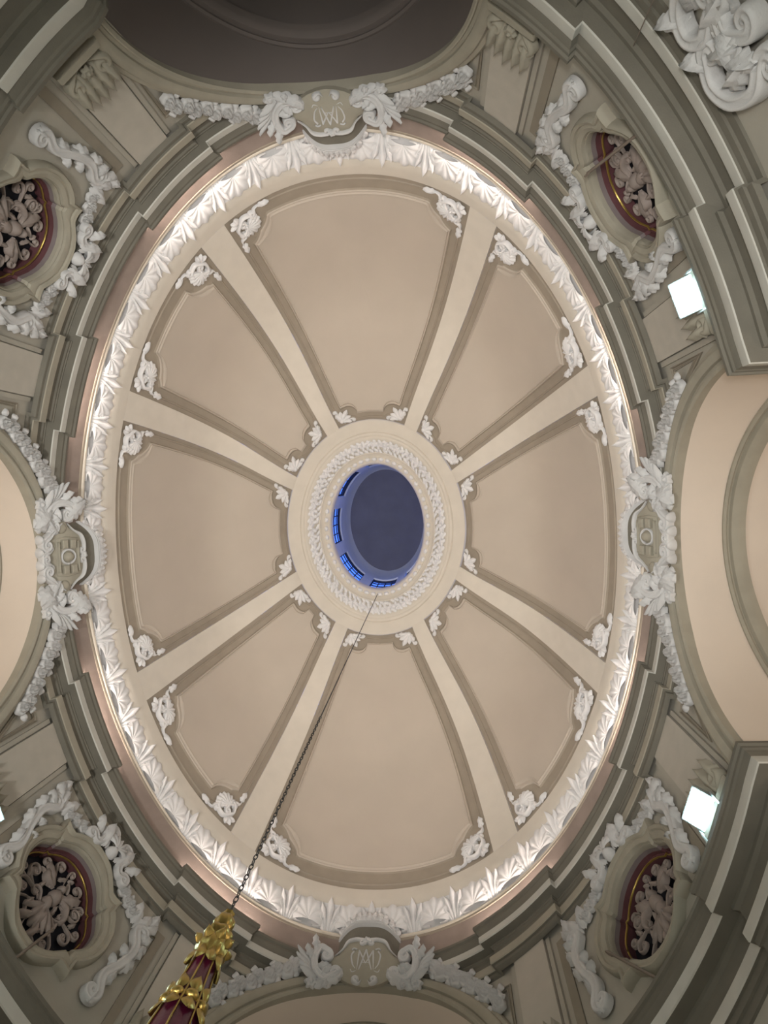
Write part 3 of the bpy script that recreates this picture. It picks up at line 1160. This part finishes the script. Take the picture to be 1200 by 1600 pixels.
for (sx, sy), qn in QUADS.items():
    mp = wallmap(0, 0, 0, sx, sy)
    for (poly, nearby) in (([(2.80, 9.80), (2.80, 11.06), (2.26, 11.06), (2.36, 10.80), (2.52, 10.46), (2.66, 10.12)], 'right' if sx > 0 else 'left'),
                           ([(8.30, 9.80), (8.42, 10.12), (8.56, 10.46), (8.72, 10.80), (8.82, 11.06), (8.30, 11.06)], 'bottom' if sy > 0 else 'top')):
        b = band_poly(poly, .085, mp, 'spandrel_panel', None)
        tag(b, f'triangular sunk spandrel panel beside the {nearby} arch, {qn} corner', 'panel', 'triangular spandrel panels')
    for (poly, nearby) in (([(4.02, 8.47), (4.17, 8.47), (4.17, 10.95), (4.50, 10.95), (4.50, 11.10), (4.02, 11.10)], 'right' if sx > 0 else 'left'),
                           ([(7.26, 8.47), (7.26, 11.10), (6.78, 11.10), (6.78, 10.95), (7.11, 10.95), (7.11, 8.47)], 'bottom' if sy > 0 else 'top')):
        V, F2 = slab(poly, 0, .03, .0)
        b = obj('panel_border', mp(V), F2, M_BANDC, None, True, 30)
        tag(b, f'taupe panel border strip between medallion and the {nearby} arch pilaster, {qn} corner', 'panel border', 'panel border strips')

# =================================================================== MEDALLIONS
def closed_sweep(outs, mp):
    """outs: list of (outline Nx2, w)"""
    N = len(outs[0][0])
    V = np.vstack([np.c_[o, np.full(N, w)] for o, w in outs])
    return mp(V), grid_faces(len(outs), N, True)


def lerp_out(f):
    return MED_IN + (MED_OUT - MED_IN) * f


for (sx, sy), qn in QUADS.items():
    mp = wallmap(S_MED, MED_Z, 0, sx, sy)
    r = empty('medallion_window', mp(np.array([[0, -1.2, 0]]))[0])
    tag(r, f'lobed medallion window with carved grille and maroon reveal in the {qn} corner', 'window', 'lobed medallion windows')
    fr_ = obj('frame', *closed_sweep([(lerp_out(0), -.04), (lerp_out(.0), .03), (lerp_out(.08), .06), (lerp_out(.14), .05), (lerp_out(.2), .09), (lerp_out(.45), .12), (lerp_out(.62), .11),
                                      (lerp_out(.68), .14), (lerp_out(.85), .16), (lerp_out(.95), .13), (lerp_out(1.0), .08), (lerp_out(1.0), -.01)], mp), M_ARCHI, r, True, 35)
    obj('reveal', *closed_sweep([(lerp_out(0), -.04), (MED_IN * .985, -.11)], mp), M_REVEAL, r, True, 50)
    obj('maroon_reveal', *closed_sweep([(MED_IN * .985, -.11), (MED_IN * .98, -.19), (MED_IN * .92, -.20), (MED_IN * .93, -.40)], mp), M_MAROON, r, True, 50)
    gp = np.vstack([MED_IN * .92, MED_IN[:1] * .92])
    G().add(rtube(gp, .013, .03, -.20, 5)).build('gilt_edge', mp, M_GOLD, r)
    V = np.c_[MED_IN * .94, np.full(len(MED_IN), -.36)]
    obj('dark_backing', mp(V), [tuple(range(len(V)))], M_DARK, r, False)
    # carved grille: figure in the middle, scrolls around
    gr = empty('grille', (0, 0, 0))
    gr.parent = r
    W0 = -.28
    fig = G()
    fig.add(ball(.02, .38, .075, .12, W0)).add(ball(.02, .18, .12, .14, W0, .15)).add(ball(-.02, -.04, .10, .13, W0, .17, .2)).add(ball(.05, -.28, .09, .12, W0, .22, -.25))
    fig.add(scroll([(.10, .26), (.28, .22), (.36, .06), (.30, -.06)], .055, .12, 0, 1, 0, 1, W0)).add(scroll([(-.10, .26), (-.30, .24), (-.40, .40)], .055, .12, 0, 1, 0, 1, W0))
    fig.add(scroll([(.06, -.30), (.12, -.50), (.05, -.70)], .06, .11, 0, 1, 0, 1, W0)).add(scroll([(-.02, -.28), (-.16, -.46), (-.30, -.56)], .06, .11, 0, 1, 0, 1, W0))
    for a_ in (-2.3, -1.9, -1.5, -1.1, -.8):
        fig.add(leaf(.0, -.05, a_, .46, .045, .08, 1, W0 + .03, .02, .2))
    fig.add(leaf(.12, .24, .9, .42, .10, .08, 3, W0 + .02)).add(leaf(-.12, .24, 2.5, .40, .10, .08, 3, W0 + .02))
    fig.build('figure', mp, M_GRILLE, gr)
    for (kx, ky, rad, sd, a) in ((.42, .32, .12, 1, .3), (-.48, .14, .13, -1, 2.6), (.52, -.10, .12, -1, -.4), (-.46, -.20, .14, 1, 3.4), (.22, .62, .10, 1, 1.2), (-.22, .62, .10, -1, 2.0),
                                (.36, -.46, .12, -1, -1.0), (-.38, -.48, .12, 1, -2.1), (.12, -.70, .08, 1, -1.5), (-.12, -.72, .08, -1, -1.5), (.64, .10, .08, 1, 0), (-.66, -.02, .08, -1, PI),
                                (.30, .06, .09, 1, .6), (-.26, -.06, .10, 1, 2.4), (.24, -.20, .08, -1, -.8), (0, .74, .06, -1, 1.5), (.48, .44, .07, -1, .8), (-.46, .42, .08, 1, 2.4)):
        st = np.array([kx, ky]) - rad * 1.8 * np.array([math.cos(a), math.sin(a)])
        nrm = np.array([-math.sin(a), math.cos(a)]) * sd
        g = G().add(scroll([st * .75, st - nrm * rad * .6, np.array([kx, ky]) - nrm * rad], .020, .06, 0, 1, rad, sd, W0, turns=1.15))
        g.add(leaf(st[0], st[1], a + sd * 1.1, rad * 1.9, .04, .05, 2, W0, .02, nl=6, nw=4))
        g.add(ball(kx, ky, rad * .25, .06, W0))
        g.build('carved_scroll', mp, M_GRILLE, gr)
    # stucco surround
    sur = empty('stucco_surround', mp(np.array([[.1, 1.3, .1]]))[0])
    tag(sur, f'white rococo scroll and garland surround over the medallion in the {qn} corner', 'ornament', 'stucco surrounds of the medallions')
    smp = wallmap(S_MED + .11, 0, 0, sx, sy)
    for sd in (-1, 1):
        def K(l):
            return [(sd * x, y) for x, y in l]
        G().add(scroll(K([(1.30, 9.30), (1.20, 9.58), (1.34, 9.96), (1.40, 10.34), (1.26, 10.62)]), .085, .17, .12, -sd, .12, -sd, .03, n=8)).build('s_scroll', smp, M_GSTUCCO, sur)
        for (x, y, a_, L_, w_) in ((1.30, 9.36, -2.0, .30, .09), (1.24, 9.50, 1.0, .30, .08), (1.34, 9.90, .75, .30, .08), (1.40, 10.25, .9, .32, .09), (1.30, 9.80, 2.3, .24, .07), (1.38, 10.10, 2.4, .24, .07),
                                   (1.20, 10.66, 1.05, .44, .11), (1.24, 10.72, .55, .42, .10), (1.14, 10.74, 1.6, .42, .10), (1.26, 10.60, .1, .32, .09), (1.40, 10.94, 1.2, .30, .08)):
            aa_ = a_ if sd > 0 else PI - a_
            G().add(leaf(sd * x, y, aa_, L_, w_, .12, 3, .03, .07, sd * .5)).build('acanthus_leaf', smp, M_GSTUCCO, sur)
        G().add(scroll(K([(1.38, 10.86), (1.52, 10.98), (1.50, 11.12)]), .045, .10, 0, 1, .08, sd, .02)).build('curl', smp, M_GSTUCCO, sur)
        for q in range(8):
            f = q / 7
            x = 1.08 - .62 * f
            y = 10.88 + .24 * f + .04 * (-1) ** q
            G().add(rose(sd * x, y, .09, .13, .03, q)).build('blossom', smp, M_GSTUCCO, sur)
            G().add(leaf(sd * x, y + .03, PI / 2 + sd * (.4 - .9 * (q % 2)), .16, .05, .07, 2, .03, .02, nl=6, nw=4)).build('leaf', smp, M_GSTUCCO, sur)
        G().add(scroll(K([(.46, 11.12), (.36, 11.06), (.28, 11.20), (.34, 11.44), (.30, 11.56)]), .07, .15, .08, -sd, .11, sd, .10, n=8)).build('c_scroll', smp, M_GSTUCCO, sur)
        for (x, y, a_, L_, w_) in ((.18, 11.10, 1.25, .50, .11), (.40, 11.22, .7, .30, .08)):
            aa_ = a_ if sd > 0 else PI - a_
            G().add(leaf(sd * x, y, aa_, L_, w_, .12, 3, .15, .07)).build('acanthus_leaf', smp, M_GSTUCCO, sur)
    G().add(shell(0, 11.20, PI / 2, .34, 1.3, 7, .13, .17)).add(ball(0, 11.20, .12, .16, .14)).build('crest_shell', smp, M_GSTUCCO, sur)

# poles leaning out of three of the medallions
for (sx, sy), (pa, pb) in {(1, -1): ((.30, 9.95, .32), (-.03, 8.50, .10)), (1, 1): ((.62, 9.55, .28), (.06, 8.50, .08)), (-1, 1): ((.05, 9.30, .10), (-.10, 8.48, .18))}.items():
    mp = wallmap(S_MED + .18, 0, 0, sx, sy)
    A, B = mp(np.array([pa]))[0], mp(np.array([pb]))[0]
    r = empty('pole', B)
    tag(r, f'slender dark wooden pole leaning across the medallion grille in the {QUADS[(sx, sy)]} corner', 'pole', 'poles leaning on the medallions')
    obj('shaft', *tube3([B, A], .022, 8), M_ROD, r)
    dirv = (A - B) / np.linalg.norm(A - B)
    sidev = np.cross(dirv, [0, 0, 1.0])
    obj('hook', *tube3([A + .07 * (dirv * math.sin(t) + sidev * (1 - math.cos(t))) for t in np.linspace(0, 5, 14)], .011, 6), M_ROD, r)


# =================================================================== CARTOUCHES over the arches
def cart_map(axis, sign):
    s0 = 0.0 if axis == 'x' else SQ

    def f(V):
        u, v, w = V[:, 0], V[:, 1], V[:, 2]
        d = .17 + .36 * v + .9 * w
        z = 11.85 + .74 * v - .44 * w
        P = wallpt(s0 + u, z, d)
        return P * (np.array([sign, 1, 1.0]) if axis == 'x' else np.array([1, sign, 1.0]))
    return f


SHIELD_Q = [(0, .97), (.12, .98), (.26, .96), (.40, .90), (.50, .74), (.58, .60), (.70, .52), (.76, .38), (.68, .24), (.52, .14), (.34, .05), (.16, .0), (0, -.02)]
shield = SHIELD_Q + [(-x, y) for x, y in SHIELD_Q[::-1][1:-1]]


def thickline(P, w, h, w0):
    return rtube(catmull(P, 5), w, h, w0, 4)


for axis, sign, side, look in ARCHES:
    mp = cart_map(axis, sign)
    emblem = 'an interlaced AM monogram' if axis == 'y' else 'a quartered coat of arms'
    r = empty('cartouche', mp(np.array([[0, 0, 0]]))[0])
    tag(r, f'white stucco cartouche with {emblem} and feathered wings over the {side} arch', 'cartouche', 'cartouches crowning the four arches')
    V, F2 = slab(shield, -.06, .06, .05)
    sh = obj('shield', mp(V), F2, M_ARCHI, r, True, 40)
    for sd in (-1, 1):
        def K(l):
            return [(sd * x, y) for x, y in l]
        # rim of the shield
        G().add(scroll(K([(.10, .97), (.26, .97), (.42, .90), (.52, .72), (.66, .56)]), .05, .10, .06, -sd if False else sd, 0, 1, .02)).build('rim', mp, M_GSTUCCO, r)
        # side S scroll
        G().add(scroll(K([(.80, .62), (.98, .66), (1.06, .46), (1.0, .20), (.80, .06), (.58, .10)]), .08, .18, .10, sd, .11, -sd, .0, n=8)).build('side_scroll', mp, M_GSTUCCO, r)
        for (x, y, a_, L_, w_) in ((1.02, .60, .9, .30, .08), (1.06, .42, .5, .30, .08), (1.0, .22, 2.6, .28, .08), (.86, .08, 2.0, .28, .08), (.74, .05, -1.6, .22, .07)):
            aa_ = a_ if sd > 0 else PI - a_
            G().add(leaf(sd * x, y, aa_, L_, w_, .12, 3, .05, .08, sd * .5)).build('acanthus_leaf', mp, M_GSTUCCO, r)
        # feathers
        for q, (tx, ty, L) in enumerate(((1.46, .56, 1), (1.44, .40, 1), (1.38, .25, 1), (1.30, .12, 1))):
            x0, y0 = .98 - .02 * q, .06 - .03 * q
            a = math.atan2(ty - y0, (tx - x0))
            LL = math.hypot(tx - x0, ty - y0)
            aa = a if sd > 0 else PI - a
            G().add(leaf(sd * x0, y0, aa + sd * .25, LL * 1.05, .075, .09, 1, -.02 + .03 * q, .04, -sd * .5)).build('feather', mp, M_GSTUCCO, r)
        # lower acanthus and rose
        G().add(leaf(sd * .98, -.10, PI / 2 + sd * 1.25, .66, .14, .15, 4, .02, .04, -sd * .7)).build('acanthus_leaf', mp, M_GSTUCCO, r)
        G().add(flower(sd * 1.02, -.08, .12, .13, 6, .03)).build('rosette', mp, M_GSTUCCO, r)
        G().add(scroll(K([(.06, .10), (.12, .02), (.20, .06)]), .05, .09, 0, 1, .05, sd, .05)).build('curl', mp, M_GSTUCCO, r)
        if axis == 'x':
            G().add(scroll(K([(.66, .40), (.54, .22), (.42, .06), (.34, -.06)]), .07, .19, 0, 1, .10, -sd, .04, n=8)).build('fat_curl', mp, M_GSTUCCO, r)
            G().add(scroll(K([(.20, .16), (.12, .06), (.10, -.06)]), .055, .19, 0, 1, .075, -sd, .05, n=8)).build('fat_curl', mp, M_GSTUCCO, r)
            for (x, y) in ((.36, -.14), (.12, -.15)):
                G().add(ball(sd * x, y, .10, .17, .04, .075)).build('roll', mp, M_GSTUCCO, r)
            G().add(leaf(sd * .92, .12, PI / 2 + sd * 2.2, .55, .20, .18, 4, .04, .08, sd * .6)).build('acanthus_leaf', mp, M_GSTUCCO, r)
            G().add(leaf(sd * .72, .52, PI / 2 - sd * .9, .60, .20, .14, 4, .03, .05, sd * .4)).build('acanthus_leaf', mp, M_GSTUCCO, r)
    G().add(ball(0, .95, .10, .13, .02, .07)).add(flower(0, .94, .08, .12, 5, .05)).build('crest', mp, M_GSTUCCO, r)
    if axis == 'y':
        g = G()
        t_ = .022
        h_, w_ = .05, .05
        g.add(thickline([(-.17, .30), (-.15, .72)], t_, h_, w_)).add(thickline([(.17, .30), (.15, .72)], t_, h_, w_))
        g.add(thickline([(-.15, .72), (0, .44)], t_, h_, w_)).add(thickline([(.15, .72), (0, .44)], t_, h_, w_))
        g.add(thickline([(-.13, .30), (0, .74)], t_, h_ + .01, w_)).add(thickline([(.13, .30), (0, .74)], t_, h_ + .01, w_)).add(thickline([(-.08, .46), (.08, .46)], t_ * .8, h_, w_))
        for sd in (-1, 1):
            g.add(thickline([(sd * .26, .70), (sd * .31, .60), (sd * .27, .42), (sd * .20, .32)], t_, h_, w_))
            g.add(thickline([(sd * .20, .74), (sd * .27, .76), (sd * .32, .72)], t_ * .8, h_, w_)).add(thickline([(sd * .18, .28), (sd * .26, .25), (sd * .30, .30)], t_ * .8, h_, w_))
        g.build('monogram', mp, M_GSTUCCO, sh)
    else:
        g = G()
        V, F2 = slab([(-.36, .24), (.36, .24), (.40, .50), (.36, .82), (-.36, .82), (-.40, .50)], .05, .10, .03)
        g.add((V, F2))
        g.build('arms_panel', mp, M_ARCHI, sh)
        for y in (.29, .77):
            G().add(thickline([(-.30, y), (.30, y)], .035, .08, .08)).build('bar', mp, M_ARCHI, sh)
        for (x, y) in ((-.25, .42), (.25, .42), (-.25, .62), (.25, .62)):
            V, F2 = slab([(x - .085, y - .07), (x + .085, y - .07), (x + .085, y + .07), (x - .085, y + .07)], .08, .19, .03)
            obj('quarter', mp(V), F2, M_ARCHI, sh, True, 40)
        an = np.linspace(0, 2 * PI, 25)
        G().add(rtube(np.c_[.14 * np.cos(an), .52 + .17 * np.sin(an)], .025, .06, .09)).build('oval_ring', mp, M_GSTUCCO, sh)
        G().add(ball(0, .52, .11, .14, .08, .14)).build('boss', mp, M_ARCHI, sh)
        for sd in (-1, 1):
            G().add(ball(sd * .56, .40, .12, .06, .04, .16)).build('boss', mp, M_ARCHI, sh)
    # bowed canopy moulding above the shield, with a row of small flowers
    s0 = 0.0 if axis == 'x' else SQ
    sgn = np.array([sign, 1, 1.0]) if axis == 'x' else np.array([1, sign, 1.0])
    us = np.linspace(-.66, .66, 31)
    bow = .70 - .42 * np.abs(us / .66) ** 3.2
    prof = [(-.20, .10), (-.02, .10), (.0, .092), (.0, .075), (-.025, .07), (-.025, .055), (-.01, .05), (-.01, .035), (-.04, .03), (-.20, .03)]
    V = []
    for u, bd in zip(us, bow):
        for dd, dz in prof:
            V.append(wallpt(s0 + u, 12.86 + dz, max(bd + dd, .1)) * sgn)
    obj('canopy', V, grid_faces(len(us), len(prof)), M_GSTUCCO, r, True, 30)
    V = []
    for u, bd in zip(us, bow):
        for dz, dd in ((.03, -.10), (-.42, -.34)):
            V.append(wallpt(s0 + u * (.96 if dz < -.1 else 1), 12.86 + dz, max(bd + dd, .1)) * sgn)
    obj('canopy_soffit', V, grid_faces(len(us), 2), M_CORN, r, True, 30)  # dark tone paints the shaded gap under the canopy
    for q in range(11):
        u = -.60 + 1.2 * q / 10
        bd = .70 - .42 * abs(u / .66) ** 3.2

        def fm(V, u=u, bd=bd):
            return wallpt(s0 + u + V[:, 0], 13.0 + V[:, 1] - .3 * V[:, 2], bd - .06 + V[:, 2]) * sgn
        G().add(rose(0, .03 + .03 * (q % 2), .085, .09, 0, q)).add(leaf(.03 * (-1) ** q, .08, PI / 2 + .3 * (-1) ** q, .17, .06, .06, 2, 0, .02, nl=6, nw=4)).build('canopy_blossom', fm, M_STUCCO, r)
    V = []
    for u, bd in zip(us, bow):
        for z, d in ((12.95, bd - .08), (13.3, max(bd - .10, .42))):
            V.append(wallpt(s0 + u, z, d) * sgn)
    obj('canopy_backing', V, grid_faces(len(us), 2), M_STUCCO, r, True, 30)

# =================================================================== ROSE GARLANDS along the arches
for axis, sign, side, look in ARCHES:
    for sd in (-1, 1):
        s0 = 0.0 if axis == 'x' else SQ
        if axis == 'x':
            wd = 'lower' if sd > 0 else 'upper'
        else:
            wd = 'right' if sd > 0 else 'left'
        # sd is the sign of the across coordinate in the world
        r = None
        pa = np.linspace(math.radians(64), math.radians(35), 10)
        for q, a in enumerate(pa):
            nx, nz = math.cos(a) / ARCH_HW, math.sin(a) / ARCH_RISE
            ln = math.hypot(nx, nz)
            rad = .44 + .03 * (-1) ** q
            xx = ARCH_HW * math.cos(a) + rad * nx / ln
            zz = ARCH_SPR + ARCH_RISE * math.sin(a) + rad * nz / ln - .02
            s_across = float(s_of_t(math.asin(xx / WB))) if axis == 'x' else SQ - float(s_of_t(math.acos(xx / WA)))
            sg3 = np.array([sign, sd, 1.0]) if axis == 'x' else np.array([sd, sign, 1.0])
            sc_ = s_across if axis == 'x' else SQ - s_across
            dep = .10 + .14 * max(0, (zz - 11.3))

            def fm(V, sc_=sc_, zz=zz, sg3=sg3, dep=dep):
                return wallpt(sc_ + V[:, 0], zz + V[:, 1], dep + V[:, 2]) * sg3
            if r is None:
                r = empty('rose_garland', fm(np.zeros((1, 3)))[0])
                tag(r, f'pale stucco rose garland along the {wd} flank of the {side} arch', 'garland', 'rose garlands along the arches')
            R_ = .155 - .004 * q
            G().add(rose(0, 0, R_, .20, -.03, q * .7)).build('rose', fm, M_GSTUCCO, r)
            for (lx, ly, la) in ((.10, .05, .3), (-.06, .10, 1.8)):
                G().add(leaf(lx, ly, la + .4 * (-1) ** q, .14, .07, .07, 1, -.02, .0, nl=6, nw=4)).build('leaf', fm, M_GSTUCCO, r)

# =================================================================== STUCCO BELOW THE ENTABLATURE
for (sx, sy) in ((1, -1), (1, 1)):
    mp = wallmap(0, 0, 0, sx, sy)
    r = empty('acanthus_relief', mp(np.array([[5.2, 6.0, 0]]))[0])
    tag(r, f'large white acanthus scroll relief under the {QUADS[(sx, sy)]} entablature', 'ornament', 'acanthus reliefs under the entablature')
    G().add(scroll([(6.02, 6.35), (5.86, 6.80), (5.62, 6.93), (5.45, 6.74), (5.52, 6.52)], .085, .20, .10, 1, .12, -1, .03, n=8)).build('scroll', mp, M_GSTUCCO, r)
    G().add(scroll([(5.36, 6.86), (5.10, 6.99), (4.82, 6.84), (4.70, 6.50), (4.86, 6.25)], .085, .20, .10, -1, .13, -1, .03, n=8)).build('scroll', mp, M_GSTUCCO, r)
    G().add(scroll([(5.60, 6.30), (5.30, 6.45), (5.10, 6.25)], .08, .2, .10, 1, .12, 1, .03, n=8)).build('scroll', mp, M_GSTUCCO, r)
    for (x, y, a, L, w) in ((5.55, 6.72, -1.9, .55, .13), (5.35, 6.80, -2.3, .55, .13), (5.0, 6.85, -1.9, .5, .12), (5.75, 6.7, -1.2, .5, .12), (5.2, 6.6, -2.6, .5, .12), (4.9, 6.6, -.6, .45, .11), (5.85, 6.45, -2.0, .5, .13),
                            (5.40, 6.35, -1.0, .5, .13), (5.7, 6.85, .5, .35, .10), (5.2, 6.9, .3, .35, .10)):
        G().add(leaf(x, y, a, L, w, .16, 4, .05, .1, .5)).build('acanthus_leaf', mp, M_GSTUCCO, r)

# =================================================================== LIGHT STRIPS behind the cornice breaks
for (sx, sy), qn in QUADS.items():
    for (a, b), nearby in ((RES_E, 'right' if sx > 0 else 'left'), (RES_N, 'bottom' if sy > 0 else 'top')):
        ss = np.linspace(a - .22, b + .22, 15)
        P = wallpt(ss, 12.388, .20) * np.array([sx, sy, 1.0])
        r = empty('light_strip', P[7])
        tag(r, f'glowing light strip on the cornice break by the {nearby} arch, {qn} corner', 'light strip', 'light strips hidden on the cornice')
        obj('tube', *tube3(P, .022, 8), M_LED, r)
        for e in (0, 14):
            q = P[e]
            obj('end_cap', *ball(0, 0, .03, .03) if False else tube3([q + (P[e] - P[7]) * .0, q + (P[e] - P[7]) / np.linalg.norm(P[e] - P[7]) * .03], .026, 8), M_HOUS, r)

# =================================================================== FLOODLIGHTS on the entablature
for (sx, sy), qn in QUADS.items():
    sgn = np.array([sx, sy, 1.0])
    c = wallpt(3.50, 8.93, .30)
    up = np.array([0, 0, 1.0])
    tz = wallpt(3.6, 8.93, .3) - wallpt(3.4, 8.93, .3)
    tz /= np.linalg.norm(tz)
    inw = wallpt(3.5, 8.93, .5) - wallpt(3.5, 8.93, .3)
    inw /= np.linalg.norm(inw)
    nrm = inw * math.cos(.75) - up * math.sin(.75)
    upv = up * math.cos(.75) + inw * math.sin(.75)
    r = empty('floodlight', wallpt(3.5, 8.44, .2) * sgn)
    where = 'on the right-hand ledge' if sx > 0 else 'on the left-hand ledge'
    tag(r, f'square glowing floodlight {where} of the entablature, {qn} corner', 'floodlight', 'floodlights on the entablature')

    def B(cc, ex, ey, ez):
        V, F2 = box3(cc, ex, ey, ez)
        return V * sgn, F2
    hs = .215
    obj('housing', *B(c - nrm * .06, tz * (hs + .02), upv * (hs + .02), nrm * .05), M_HOUS, r, False)
    V = np.array([c + tz * hs * a + upv * hs * b - nrm * .005 + nrm * .0 for a, b in ((-1, -1), (1, -1), (1, 1), (-1, 1))])
    V = V + nrm * .002
    obj('lens', V * sgn, [(0, 1, 2, 3)] if sx * sy < 0 else [(3, 2, 1, 0)], M_FLOOD, r, False)
    for e in (-1, 1):
        obj('bracket_arm', *B(c - nrm * .06 + tz * e * (hs + .045) - up * .22, tz * .012, inw * .02, up * .24), M_HOUS, r, False)
    obj('bracket_foot', *B(wallpt(3.5, 8.475, .22), tz * (hs + .06), inw * .05, up * .012), M_HOUS, r, False)

# =================================================================== SANCTUARY LAMP on its chain


def onz(px, py, z):
    d = ROT.T @ np.array([(px - 600) / F_PX, (py - 800) / F_PX, 1.0])
    return CAM + d / d[2] * z


top = onz(590, 928, 18.15)
ZL = 4.80
lp = onz(361, 1422, ZL)
r = empty('sanctuary_lamp', (lp[0], lp[1], 3.4))
tag(r, 'gold and crimson hanging sanctuary lamp on a long thin chain', 'lamp')
chain_end = np.array([lp[0], lp[1], ZL + .02])
obj('cord', *tube3([top, chain_end + (top - chain_end) * .30], .0085, 6), M_BLACK, r)
cg = G()
nl_ = 56
p0, p1 = chain_end, chain_end + (top - chain_end) * .30
for k in range(nl_):
    a = p0 + (p1 - p0) * (k + .5) / nl_
    hl = np.linalg.norm(p1 - p0) / nl_ * .62
    ax = np.array([1.0, 0, 0]) if k % 2 else np.array([0, 1.0, 0])
    dv = (p1 - p0) / np.linalg.norm(p1 - p0)
    cg.add(tube3([a + dv * hl * math.sin(t) + ax * .016 * math.cos(t) for t in np.linspace(0, 2 * PI, 11)], .005, 5))
obj('chain', cg.verts(), cg.F, M_BLACK, r)
X, Y = lp[0], lp[1]
obj('hook', *lathe([(0, .06), (.008, .05), (.010, .02), (.018, -.02), (.03, -.05), (0.0, -.055)], 10, (X, Y, ZL)), M_BLACK, r)
obj('crown', *lathe([(.0, -.03), (.03, -.035), (.042, -.05), (.036, -.07), (.03, -.085), (.05, -.10), (.072, -.14), (.076, -.18), (.06, -.22), (.05, -.235), (.07, -.25), (.096, -.28), (.10, -.31),
                     (.085, -.345), (.07, -.36), (.08, -.38), (.088, -.40), (.0, -.41)], 28, (X, Y, ZL), 7, .08), M_GOLD, r)
obj('collar', *lathe([(.08, -.36), (.10, -.40), (.112, -.45), (.10, -.50), (.085, -.54), (.06, -.56)], 28, (X, Y, ZL), 9, .06), M_GOLD, r)
ZL -= .15
body = [(.075, -.38), (.082, -.45), (.09, -.55), (.105, -.68), (.12, -.80), (.135, -.92), (.15, -1.05), (.155, -1.15), (.13, -1.3), (.08, -1.38), (.0, -1.4)]
obj('body', *lathe(body, 32, (X, Y, ZL), 8, .02), M_CRIM, r)
for k in range(8):
    a = 2 * PI * k / 8 + .2
    ca_, sa2 = math.cos(a), math.sin(a)
    obj('gilt_rib', *tube3([(X + (rr_ + .006) * ca_, Y + (rr_ + .006) * sa2, ZL + zz_) for rr_, zz_ in body[:8]], .007, 6), M_GOLD, r)

    def lm(V, a=a):
        rad = np.interp(-V[:, 1], [.2, .38, .55, .8, 1.05, 1.2], [.085, .085, .092, .122, .152, .15]) + V[:, 2] + .004
        ang = a + PI / 8 + V[:, 0] / .1
        return np.c_[X + rad * np.cos(ang), Y + rad * np.sin(ang), ZL + V[:, 1]]
    G().add(leaf(0, -.36, -PI / 2, .15, .034, .025, 1, 0, .02, nl=7, nw=4)).build('gilt_leaf', lm, M_GOLD, r)
    G().add(leaf(0, -.30, PI / 2, .08, .03, .03, 1, .01, .03, nl=6, nw=4)).build('gilt_leaf', lm, M_GOLD, r)
    G().add(leaf(0, -.80, PI / 2, .13, .03, .02, 1, 0, .01, nl=6, nw=4)).add(ball(0, -.82, .035, .03)).add(leaf(0, -.84, -PI / 2, .12, .03, .02, 1, 0, .02, nl=6, nw=4)).build('gilt_boss', lm, M_GOLD, r)
obj('gilt_band', *lathe([(.124, -.80), (.133, -.81), (.133, -.83), (.126, -.84)], 32, (X, Y, ZL)), M_GOLD, r)

# thin cable hanging across the upper right entablature
wa, wb = onz(1030, -20, 6.5), onz(972, 112, 8.6)
o = obj('cable', *tube3([wa, wb], .006, 6), M_ROD)
tag(o, 'thin stray cable hanging across the upper right entablature', 'cable')
